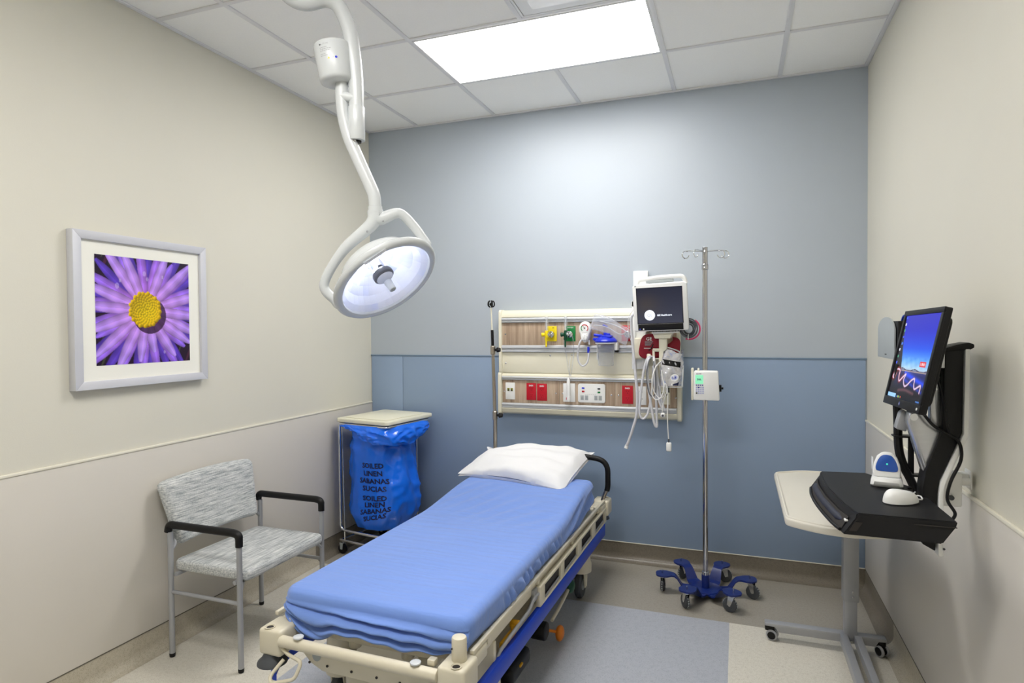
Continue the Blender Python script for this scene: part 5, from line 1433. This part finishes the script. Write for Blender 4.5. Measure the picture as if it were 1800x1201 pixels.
# ------------------------------------------------------------------ wall workstation: bent column, arms and keyboard tray
def workstation():
    t = thing('workstation_mount', 'black and silver bent wall column with a black keyboard tray on the beige wall', 'wall mount', (2.80, -1.77, .82))
    ya, yb = -1.805, -1.735
    col = [(2.801, 1.458), (2.797, 1.205), (2.752, 1.075), (2.744, 1.02), (2.744, .845), (2.780, .825), (2.784, 1.02), (2.789, 1.048), (2.848, 1.200), (2.851, 1.458)]
    # x-z outline swept along y  (ex = x, ey = z gives -y)
    build('column', MB().prism(col, (0, yb, 0), (1, 0, 0), (0, 0, 1), yb-ya, .004), M['black'], t)
    bp = [(2.853, 1.458), (2.850, 1.198), (2.791, 1.045), (2.786, 1.0), (2.786, .812), (2.799, .812), (2.799, 1.0), (2.804, 1.040), (2.863, 1.195), (2.865, 1.458)]
    build('back_plate', MB().prism(bp, (0, yb+.004, 0), (1, 0, 0), (0, 0, 1), yb-ya+.010, .002), M['whitep'], t)
    build('column_cap', MB().prism([(2.792, 1.452), (2.866, 1.456), (2.876, 1.462), (2.876, 1.472), (2.862, 1.478), (2.83, 1.471), (2.792, 1.457)], (0, yb+.006, 0), (1, 0, 0), (0, 0, 1), yb-ya+.012, .003), M['black'], t)
    build('end_screw', MB().cyl((2.800, ya-.0065, .838), (2.800, ya-.009, .838), .0035, n=10), M['darkg'], t)
    wb = MB()
    wb.box((2.801, -1.748, .955), (2.866, -1.69, 1.062), .006); wb.box((2.864, -1.725, 1.02), (XR-.013, -1.685, 1.058), .004)
    wb.cyl((2.866, -1.727, 1.035), (2.891, -1.727, 1.035), .013, n=20, bev=.003); wb.box((XR-.014, -1.735, 1.01), (XR-.008, -1.68, 1.068), .002)
    build('wall_bracket', wb, M['whitep'], t)
    build('bracket_knob', MB().cyl((2.835, -1.747, .985), (2.835, -1.757, .985), .008, n=12, bev=.002), M['darkg'], t)
    # arms to the monitor
    sa = MB().prism([(2.712, 1.262), (2.742, 1.266), (2.800, 1.200), (2.800, 1.12), (2.770, 1.055), (2.752, 1.065), (2.706, 1.225)], (0, -1.735, 0), (1, 0, 0), (0, 0, 1), .055, .012, seg=3)
    sa.cyl((2.722, -1.792, 1.242), (2.722, -1.796, 1.242), .011, n=18, m=M['steel'])
    build('lift_arm', sa, M['silver'], t)
    build('hinge_cone', MB().prism([(2.684, 1.195), (2.716, 1.185), (2.722, 1.245), (2.710, 1.258), (2.698, 1.25)], (0, -1.70, 0), (1, 0, 0), (0, 0, 1), .04, .006), M['greym'], t)
    vb = MB().box((2.772, -1.775, 1.19), (2.799, -1.742, 1.44), .003); vb.cyl((2.785, -1.776, 1.33), (2.785, -1.779, 1.33), .004, n=10, m=M['steel'])
    build('upright_bracket', vb, M['silver'], t)
    ha = MB().box((2.742, -1.80, 1.405), (2.805, -1.745, 1.442), .005); ha.box((2.79, -1.805, 1.398), (2.802, -1.74, 1.448), .003, m=M['steel']); ha.cyl((2.735, -1.785, 1.425), (2.748, -1.785, 1.425), .03, n=24, bev=.004)
    build('monitor_arm', ha, M['black'], t)
    cr = MB()
    cr.box((2.690, -1.69, 1.158), (2.775, -1.645, 1.164), .002); cr.box((2.722, -1.69, 1.030), (2.787, -1.645, 1.036), .002); cr.box((2.735, -1.674, 1.036), (2.752, -1.662, 1.158), .003); cr.box((2.770, -1.742, 1.10), (2.782, -1.68, 1.15), .003)
    build('cable_cradle', cr, M['black'], t)
    # keyboard tray, leaning sides and bowed front
    top = [(2.486, -1.548), (2.633, -1.527), (2.742, -1.705), (2.735, -1.722), (2.722, -1.730), (2.722, -1.812), (2.752, -1.845), (2.758, -2.088), (2.519, -2.082), (2.499, -1.98), (2.482, -1.82), (2.478, -1.68)]
    def low(p): return (p[0]-.036, p[1]-.004)
    tr = MB(); n = len(top)
    vs = [(p[0], p[1], 1.0) for p in top]+[(p[0]-.004, p[1]-.001, .985) for p in top]+[(low(p)[0], low(p)[1], .937) for p in top]
    F = [tuple(range(n)), tuple(range(2*n, 3*n))[::-1]]
    for k in range(n):
        j = (k+1) % n; F += [(k, n+k, n+j, j), (n+k, 2*n+k, 2*n+j, n+j)]
    b2 = bmesh.new(); bv = [b2.verts.new(v) for v in vs]
    for f in F: b2.faces.new([bv[i] for i in f])
    bmesh.ops.recalc_face_normals(b2, faces=b2.faces[:])
    bmesh.ops.bevel(b2, geom=[e for e in b2.edges if e.calc_face_angle(0) > .5], offset=.003, segments=2, affect='EDGES')
    tr.merge(b2)
    tray = build('keyboard_tray', tr, M['blackt'], t)
    # surface mat line on the right half
    build('tray_seam', MB().box((2.655, -2.0935, .9835), (2.755, -2.090, .9860), .0005), M['slot'], tray)
    build('side_slot', MB().prism([(2.497, .950), (2.516, .950), (2.531, .976), (2.512, .976)], (0, -2.0875, 0), (1, 0, 0), (0, 0, 1), .002), M['slot'], tray)
    # front recess: dark mouth, keyboard edge and padded wrist rest
    fr_top = [(2.484, -1.575), (2.475, -1.68), (2.479, -1.82), (2.496, -1.98), (2.511, -2.055)]
    mouth = MB(); rows = []
    for (x, y) in fr_top: rows += [(x-.0105, y, .980), (x-.030, y-.003, .944)]
    mouth._add(rows, [(2*i, 2*i+1, 2*i+3, 2*i+2) for i in range(len(fr_top)-1)])
    build('drawer_mouth', mouth, M['slot'], tray, recalc=False)
    wr = spline([(x-.0145, y, .962) for x, y in fr_top[:]], 6)
    wr = wr[2:-3]
    k_ = len(wr); build('wrist_rest', MB().tube(wr, [.0115*(min(1, .45+i*.3)*min(1, .45+(k_-1-i)*.3)) for i in range(k_)], 14), M['navy'], tray)
    build('drawer_lip', MB().tube(spline([(x-.033, y-.003, .943) for x, y in fr_top], 6), .005, 8), M['black'], tray)
    kb = MB().box((2.497, -2.03, .955), (2.55, -1.60, .966), .003)
    kbo = build('keyboard', MB().box((2.490, -2.058, .966), (2.500, -2.040, .972), .002), M['whitep'], tray)
    kbo['label'] = 'white keyboard corner in the drawer'
    return t
workstation()

def pc_screen(nx=150, ny=134):
    u, v = np.meshgrid(np.linspace(0, 1, nx), np.linspace(0, 1, ny))
    def ramp(x, st):
        xs = [s_[0] for s_ in st]; return np.stack([np.interp(x, xs, [s_[1][k] for s_ in st]) for k in range(3)], -1)
    img = ramp(v, [(0, (38, 34, 176)), (.18, (18, 24, 184)), (.40, (10, 74, 216)), (.54, (92, 158, 232)), (.62, (156, 196, 226)), (.645, (170, 190, 210)), (.65, (70, 74, 120)), (.70, (22, 26, 86)), (.80, (20, 24, 62)), (.9, (22, 16, 22)), (1, (20, 18, 24))])
    cl = (v > .50) & (v < .63); img[cl] += (np.sin(u*21+v*60)*6+np.sin(u*47-v*33)*5)[cl][:, None]
    st = (v > .67) & (v < .9) & (u > .45)                                  # blue light on the ground
    g = np.exp(-((v-.70-.16*(u-.45))/.035)**2)+.7*np.exp(-((v-.78-.2*(u-.5))/.02)**2); img += (g*(u > .38))[..., None]*np.array((16, 46, 150))*(v > .66)[..., None]
    lf = u < np.interp(v, [0, .3, .64, .7, 1], [.01, .10, .235, .18, .0])
    img[lf] = (30, 27, 34)
    hz = np.abs(v-.648-.012*np.sin(u*17)) < .006; img[hz & (u > .22)] = (66, 50, 70)
    hz2 = np.abs(v-.66) < .005; img[hz2 & (u > .25)] = (180, 160, 150)
    def seg(pts, w_, c, soft=1.):
        P = spline([(p[0], p[1], 0) for p in pts], 10)
        d = np.full(u.shape, 9.)
        for a, b in zip(P[:-1], P[1:]):
            ax, ay, bx, by = a.x, a.y, b.x, b.y; l2 = (bx-ax)**2+(by-ay)**2+1e-9
            tt = np.clip(((u-ax)*(bx-ax)+(v-ay)*(by-ay))/l2, 0, 1); d = np.minimum(d, np.hypot(u-ax-tt*(bx-ax), v-ay-tt*(by-ay)))
        al = np.clip(1-(d/w_), 0, 1)**soft; img[:] = img*(1-al[..., None])+np.array(c)*al[..., None]
    wave = [(.06, .735), (.12, .70), (.09, .76), (.04, .745), (.12, .66), (.22, .665), (.23, .735), (.27, .79), (.36, .735), (.43, .70), (.40, .77), (.46, .835), (.53, .82), (.62, .76), (.70, .735), (.72, .80), (.76, .845), (.84, .815), (.90, .80), (.905, .875)]
    seg(wave[:9], .050, (150, 30, 24), 1.3); seg(wave, .026, (150, 34, 40), 1.2)
    seg(wave, .014, (226, 222, 250), .55)
    seg([(.30, .90), (.5, .88), (.75, .90)], .03, (96, 62, 70), 1.)
    rd = (u > .74) & (u < .90) & (v > .535) & (v < .60); img[rd] = (206, 34, 44)
    lt = rd & (np.abs(v-.568) < .012) & (np.sin(u*150) > -.3) & (u > .76) & (u < .88); img[lt] = (244, 200, 204)
    for k in range(8):                                                     # desktop icons down the dark left edge
        y = .03+.078*k; ic = (np.abs(u-.045-.008*k*(k < 5)) < .018) & (np.abs(v-y) < .014); img[ic] = [(60, 120, 230), (220, 220, 230), (70, 160, 120), (60, 90, 240)][k % 4]
    tb = v > .965; img[tb] = (16, 16, 20)
    img[(v > .945) & (v < .99) & (u > .02) & (u < .27)] = (150, 196, 240)
    for k, c in enumerate(((40, 130, 220), (230, 200, 70), (60, 190, 120), (210, 90, 60))):
        img[(np.abs(u-.315-.035*k) < .010) & (np.abs(v-.972) < .010)] = c
    img[(u > .86) & (u < .985) & (np.abs(v-.972) < .008) & (np.sin(u*260) > 0)] = (90, 150, 240)
    return np.clip(img, 0, 255)

def computer_monitor():
    c = V((2.7181, -1.7922, 1.4259)); yaw_, tilt, W, H, rl = -.0503, .2144, .36, .3196, .0158
    rt = V((-math.sin(yaw_), -math.cos(yaw_), 0)); n = V((-math.cos(yaw_), math.sin(yaw_), 0))
    up = V((0, 0, 1))*math.cos(tilt)-n*math.sin(tilt); nn = rt.cross(up)          # nn faces the viewer
    r2 = rt*math.cos(rl)+up*math.sin(rl); u2 = -rt*math.sin(rl)+up*math.cos(rl)
    Q = lambda x, y, z=0: c+r2*x+u2*y+nn*z
    t = thing('computer_monitor', 'black computer monitor showing a blue sky picture, tilted back on the wall column', 'monitor', Q(0, -.16, -.02))
    case = MB().prism(rrect(W, H, .006, 3), Q(0, 0, -.018), r2, u2, .017, .003)
    case.prism(rrect(W*.86, H*.84, .02, 4), Q(0, 0, -.034), r2, u2, .017, .006)
    case.prism(rrect(W*.62, H*.6, .02, 4), Q(0, -.01, -.046), r2, u2, .012, .004)
    build('monitor_case', case, M['black'], t)
    bz = MB(); w_, hb = .017, .026
    for a, b in (((-W/2, -H/2), (W/2, -H/2+hb)), ((-W/2, H/2-w_), (W/2, H/2)), ((-W/2, -H/2+hb), (-W/2+w_, H/2-w_)), ((W/2-w_, -H/2+hb), (W/2, H/2-w_))):
        bz.prism([(a[0], a[1]), (b[0], a[1]), (b[0], b[1]), (a[0], b[1])], Q(0, 0, -.002), r2, u2, .006, .0012)
    build('screen_bezel', bz, M['black'], t)
    SW, SH = W-2*w_+.002, H-w_-hb+.002
    picture_mesh('screen', pc_screen(), Q(-SW/2, (H/2-w_)+.001, .0005), r2, u2, SW, SH, M['screen'], t)
    lg = MB(); lg.lathe([(.0001, .0), (.0065, .0)], Q(-.005, -H/2+hb/2, .0045), nn, 20, m=M['keyd'], cap=False); lg.text('hp', Q(-.005, -H/2+hb/2, .0048), r2, u2, .0085, M['whitep'])
    build('maker_badge', lg, None, t, recalc=False)
    build('power_button', MB().cyl(Q(W/2-.02, -H/2+hb/2, .0038), Q(W/2-.02, -H/2+hb/2, .0055), .004, n=12), M['whitep'], t)
    build('mount_plate', MB().prism(rrect(.11, .11, .01, 3), Q(0, 0, -.058), r2, u2, .012, .002), M['black'], t)
computer_monitor()

# thin computer in a grey sleeve behind the monitor
t = thing('thin_computer', 'slim computer behind a grey round-topped cover left of the monitor', 'computer', (2.76, -1.35, 1.407))
pl = [(-.138, .0), (.138, .0), (.138, .105)]+[(.138*math.cos(A), .105+.052*math.sin(A)) for A in [PI*k/18 for k in range(1, 18)]]+[(-.138, .105)]
build('grey_cover', MB().prism(pl, (2.740, -1.333, 1.407), (0, -1, 0), (0, 0, 1), .006, .0015), M['greyp'], t)
build('cover_badge', MB().box((2.7325, -1.35, 1.420), (2.7342, -1.325, 1.424), .0003), M['darkg'], t)
build('computer_case', MB().box((2.742, -1.49, 1.415), (2.790, -1.21, 1.548), .004), M['black'], t)
build('holder_strap', MB().box((2.760, -1.52, 1.40), (2.775, -1.47, 1.43), .002).tube([(2.765, -1.50, 1.41), (2.772, -1.60, 1.34), (2.785, -1.745, 1.33)], .008, 8), M['black'], t)
cable('network_cable', [(2.765, -1.44, 1.546), (2.765, -1.47, 1.566), (2.768, -1.52, 1.562), (2.775, -1.57, 1.535), (2.785, -1.65, 1.48), (2.79, -1.74, 1.43)], .004, M['blueb'], 'blue network cable arching over the thin computer behind the monitor')
cable('cable_sleeve', [(2.712, -1.66, 1.40), (2.704, -1.665, 1.30), (2.705, -1.668, 1.22), (2.708, -1.67, 1.12), (2.722, -1.676, 1.06), (2.737, -1.682, 1.025), (2.752, -1.690, .985), (2.76, -1.70, .95)], .0135, M['black'], 'thick black cable sleeve dropping behind the white scanner')
cable('display_cable', [(2.775, -1.79, 1.40), (2.795, -1.815, 1.30), (2.805, -1.818, 1.225), (2.81, -1.817, 1.20)], .0035, M['black'], 'thin black cable hanging straight from behind the monitor')
cable('display_cable', [(2.735, -1.81, 1.27), (2.765, -1.818, 1.225), (2.80, -1.8175, 1.20), (2.835, -1.816, 1.175), (2.842, -1.815, 1.12), (2.815, -1.817, 1.05), (2.806, -1.82, .995), (2.825, -1.824, .955), (2.815, -1.823, .93)], .0048, M['black'], 'black cable sagging across the bent column down past the tray')

# scanner in its cradle and mouse on the tray
def scanner():
    c = V((2.664, -1.715, 1.0)); f = V((-.20, -.98, 0)).normalized(); r = V((-f.y, f.x, 0)); r = V((.98, -.20, 0)).normalized()
    t = thing('barcode_scanner', 'white barcode scanner with a blue face standing in its cradle on the black tray', 'scanner', c)
    z = V((0, 0, 1)); K = .78; r = r*K; f = f*K; z = z*K; Q = lambda x, y, d: c+r*x+z*y+f*d
    up = (z*.97-f*.24).normalized()*K
    b = MB()
    b.prism([(-.054, .002), (.054, .002), (.056, .012), (.050, .056), (-.050, .056), (-.056, .012)], Q(0, 0, -.055), r, z, .0) if False else None
    ring = [(-.058, .0015, .036, .052), (-.060, .010, .046, .056), (-.056, .026, .050, .055), (-.052, .040, .040, .050)]
    vs = []; F = []
    for hx, h, fd, bd in ring:
        for (x, d) in ((-abs(hx), -bd), (-abs(hx), fd-.012), (-abs(hx)+.012, fd), (abs(hx)-.012, fd), (abs(hx), fd-.012), (abs(hx), -bd)): vs.append(Q(x, h, d))
    for i in range(3):
        for j in range(6): F.append((i*6+j, i*6+(j+1) % 6, (i+1)*6+(j+1) % 6, (i+1)*6+j))
    F += [tuple(range(6)), tuple(18+j for j in range(6))]
    b._add(vs, F)
    build('cradle', b, M['whitep'], t)
    h = MB(); o_ = Q(0, .042, .020)
    out = [(-.050, 0), (.050, 0), (.052, .022), (.048, .056), (.036, .088), (.017, .106), (-.017, .106), (-.036, .088), (-.048, .056), (-.052, .022)]
    nf = r.cross(up).normalized()*K; h.prism(out, o_-nf*.052, r, up, .050*K, .007, seg=3)
    hd = build('scanner_head', h, M['whitep'], t)
    sm = [(-.030, .024), (.030, .024), (.040, .032), (.039, .048), (.029, .075), (.014, .091), (-.014, .091), (-.029, .075), (-.039, .048), (-.040, .032)]
    sm = [(p.x, p.y) for p in spline([(q[0], q[1], 0) for q in sm], 4, closed=True)]
    build('blue_face', MB().prism(sm, o_-nf*.003, r, up, .004, .0012), M['scanblue'], hd)
    build('status_light', MB().ball(o_+r*.001+up*.054+nf*.0006, .003, n=10, sc=(1, 1, 1)), M['led'], hd)
    w_ = MB(); w_.text('ZEBRA', o_+r*.002+up*.038+nf*.0008, r, up, .0078, M['whitep'], bold=.01); build('face_lettering', w_, None, hd, recalc=False)
    build('light_slit', MB().prism([(-.046, -.006), (.046, -.006), (.046, -.003), (-.046, -.003)], o_+nf*.0, r, up, .0015), M['led'], t)
    build('side_tab', MB().box(Q(-.058, .06, -.045), Q(-.050, .115, -.01), .004), M['whitep'], t)
scanner()
def mouse():
    c = V((2.660, -1.925, 1.0)); a = V((.86, .50, 0)).normalized(); s_ = V((-a.y, a.x, 0))
    t = thing('computer_mouse', 'white computer mouse with its cable on the black tray', 'mouse', c)
    def f(u, v):
        A = 2*PI*u; e = v
        r_ = math.cos(e*PI/2)**.55 if v < 1 else 0
        x = .056*math.cos(A)*r_; y = .031*math.sin(A)*r_*(1-.10*math.cos(A))
        hz = .036*math.sin(e*PI/2)*(1-.25*(x/.056))-.0*x
        return c+a*x+s_*y+V((0, 0, .003+hz))
    mb = MB().grid(f, 40, 18, cu=True)
    bmesh.ops.remove_doubles(mb.bm, verts=mb.bm.verts[:], dist=.0004)
    build('mouse_shell', mb, M['whitep'], t, angle=60)
    build('mouse_base', MB().prism([(.0555*math.cos(2*PI*k/36), .0305*math.sin(2*PI*k/36)) for k in range(36)], c+V((0, 0, .0006)), a, s_, .0028, .0008), M['darkg'], t)
    build('mouse_cable', MB().tube(spline([c+a*.054+V((0, 0, .008)), c+a*.072+V((0, 0, .006)), c+a*.085+s_*.02+V((0, 0, .010)), c+a*.086+s_*.05+V((0, 0, .004)), (2.728, -1.79, 1.004)], 7), .0022, 8), M['cablew'], t)
    build('scroll_wheel', MB().cyl(c+a*.032+V((0, 0, .026))-s_*.004, c+a*.032+V((0, 0, .026))+s_*.004, .007, n=14), M['grey2'], t)
mouse()

# ------------------------------------------------------------------ overbed table
def overbed():
    t = thing('overbed_table', 'grey wheeled overbed table with a cream top, standing under the keyboard tray', 'table', (2.69, -.80, 0))
    top = []
    xc, hw_ = 2.580, .208
    yF, yN, bow = -.70, -1.485, .085
    arcN = [(xc+hw_*q, yN-bow*(1-q*q)) for q in [-1+2*k/14 for k in range(15)]]
    arcF = [(xc-hw_*q, yF+bow*(1-q*q)) for q in [-1+2*k/14 for k in range(15)]]
    pl = arcN+arcF
    pl = [(p.x, p.y) for p in fillet([(a, b, 0) for a, b in pl], .02, 3, closed=True)]
    tp = MB().prism(pl, (0, 0, .768), (1, 0, 0), (0, 1, 0), .030, .007, seg=3)
    ctr = V((xc, (yF+yN)/2, 0))
    ip = [(ctr.x+(p[0]-ctr.x)*.90, ctr.y+(p[1]-ctr.y)*.945) for p in pl]
    # raised lip round the edge
    rim = [V((ctr.x+(p[0]-ctr.x)*.955, ctr.y+(p[1]-ctr.y)*.975, .798)) for p in pl]
    tp.tube(rim, .0065, 8, closed=True, flat=1.)
    build('table_top', tp, M['tabletop'], t)
    build('top_support', MB().box((2.50, -1.25, .742), (2.72, -.76, .768), .004).box((2.675, -.85, .70), (2.725, -.75, .768), .004), M['greym'], t)
    cl = MB().box((2.664, -.835, .245), (2.730, -.775, .745), .004); build('column_sleeve', cl, M['greym'], t)
    ci = MB().box((2.670, -.829, .05), (2.724, -.781, .26), .004)
    build('column', ci, M['greym'], t)
    sc = MB()
    for z in (.268, .292): sc.lathe([(.0055, 0), (.0045, .002), (.0001, .0026)], (2.703, -.835, z), (0, -1, 0), 12)
    build('column_screw', sc, M['steel'], t)
    bs = MB().prism([(2.325, .086), (2.325, .072), (2.372, .070), (2.385, .046), (2.80, .046), (2.812, .07), (2.845, .072), (2.845, .086)], (0, -.781, 0), (1, 0, 0), (0, 0, 1), .045, .003)
    build('cross_bar', bs, M['greym'], t)
    for x0, x1 in ((2.652, 2.684), (2.712, 2.742)):
        build('base_leg', MB().box((x0, -1.72, .046), (x1, -.826, .088), .003), M['greym'], t)
    build('leg_bolt', MB().cyl((2.698, -.846, .060), (2.698, -.835, .060), .007, n=10), M['steel'], t)
    def caster(x, y, a):
        d = V((math.cos(a), math.sin(a), 0)); s_ = V((-d.y, d.x, 0))
        cc = V((x, y, 0))
        h = MB()
        arc = [(.028*math.cos(A), .030+.028*math.sin(A)) for A in [math.radians(-20+10*k) for k in range(21)]]
        h.prism(arc+[(-.030, .058), (.026, .0645)], cc-s_*.012, d, V((0, 0, 1)), -.024 if False else -.0, m=None) if False else None
        h.box(cc+V((-.022, -.014, .044)), cc+V((.022, .014, .0715)), .006)
        hs = build('caster', h, M['black'], t)
        for q in (-1, 1):
            build('wheel', MB().lathe([(.017, .0), (.024, .001), (.0265, .006), (.024, .012), (.017, .013)], cc+d*.012+s_*(q*.015-.0065)+V((0, 0, .027)), s_, 28, m=M['greym']).cyl(cc+d*.012+s_*(q*.015-.0075)+V((0, 0, .027)), cc+d*.012+s_*(q*.015+.0075)+V((0, 0, .027)), .0185, n=20, m=M['black']), None, hs)
    caster(2.348, -.803, -.25); caster(2.822, -.803, -1.0); 
    cr2 = MB().box((2.50, -1.76, .046), (2.86, -1.72, .086), .004); build('cross_bar', cr2, M['greym'], t)
    caster(2.52, -1.74, .3); caster(2.84, -1.74, .3)
overbed()

# ------------------------------------------------------------------ camera, light, view
cam = bpy.data.cameras.new('camera'); cam.sensor_width = 36; cam.lens = 36*1085.24/1800; cam.clip_start = .02
co = bpy.data.objects.new('camera', cam); COL.objects.link(co)
yaw, pitch, roll = .3498, -.0201, -.008
fw = V((-math.sin(yaw)*math.cos(pitch), math.cos(yaw)*math.cos(pitch), math.sin(pitch))); r0 = V((math.cos(yaw), math.sin(yaw), 0)); u0 = r0.cross(fw)
rr_ = r0*math.cos(roll)+u0*math.sin(roll); uu_ = -r0*math.sin(roll)+u0*math.cos(roll)
mw = Matrix((rr_, uu_, -fw)).transposed().to_4x4(); mw.translation = V((2.199, -4.0511, 1.5297))
co.matrix_world = mw; S.camera = co

ld = bpy.data.lights.new('exam light beam', 'SPOT'); ld.energy = EXAM_W; ld.color = (.86, .90, 1.); ld.spot_size = math.radians(100); ld.spot_blend = .8; ld.shadow_soft_size = .03
l2 = bpy.data.lights.new('halogen glow', 'POINT'); l2.energy = 1.3; l2.color = (.84, .88, 1.); l2.shadow_soft_size = .012
l2o = bpy.data.objects.new('halogen_glow', l2); COL.objects.link(l2o); l2o.location = EXAM_G
lo_ = bpy.data.objects.new('exam_light_beam', ld); COL.objects.link(lo_)
lo_.location = EXAM_C+EXAM_N*.03; lo_.rotation_euler = (-EXAM_N).to_track_quat('Z', 'Y').to_euler()

w = bpy.data.worlds.new('world'); w.use_nodes = True; S.world = w
w.node_tree.nodes['Background'].inputs[0].default_value = (.6, .6, .62, 1); w.node_tree.nodes['Background'].inputs[1].default_value = .05
S.view_settings.view_transform = 'Standard'; S.view_settings.look = 'None'; S.view_settings.gamma = 1; S.view_settings.use_curve_mapping = False
S.view_settings.exposure = EXPOSURE
S.cycles.use_denoising = True
S.cycles.max_bounces = 10; S.cycles.diffuse_bounces = 5; S.cycles.transparent_max_bounces = 16
S.cycles.caustics_reflective = False; S.cycles.caustics_refractive = False
S.cycles.sample_clamp_indirect = 8.
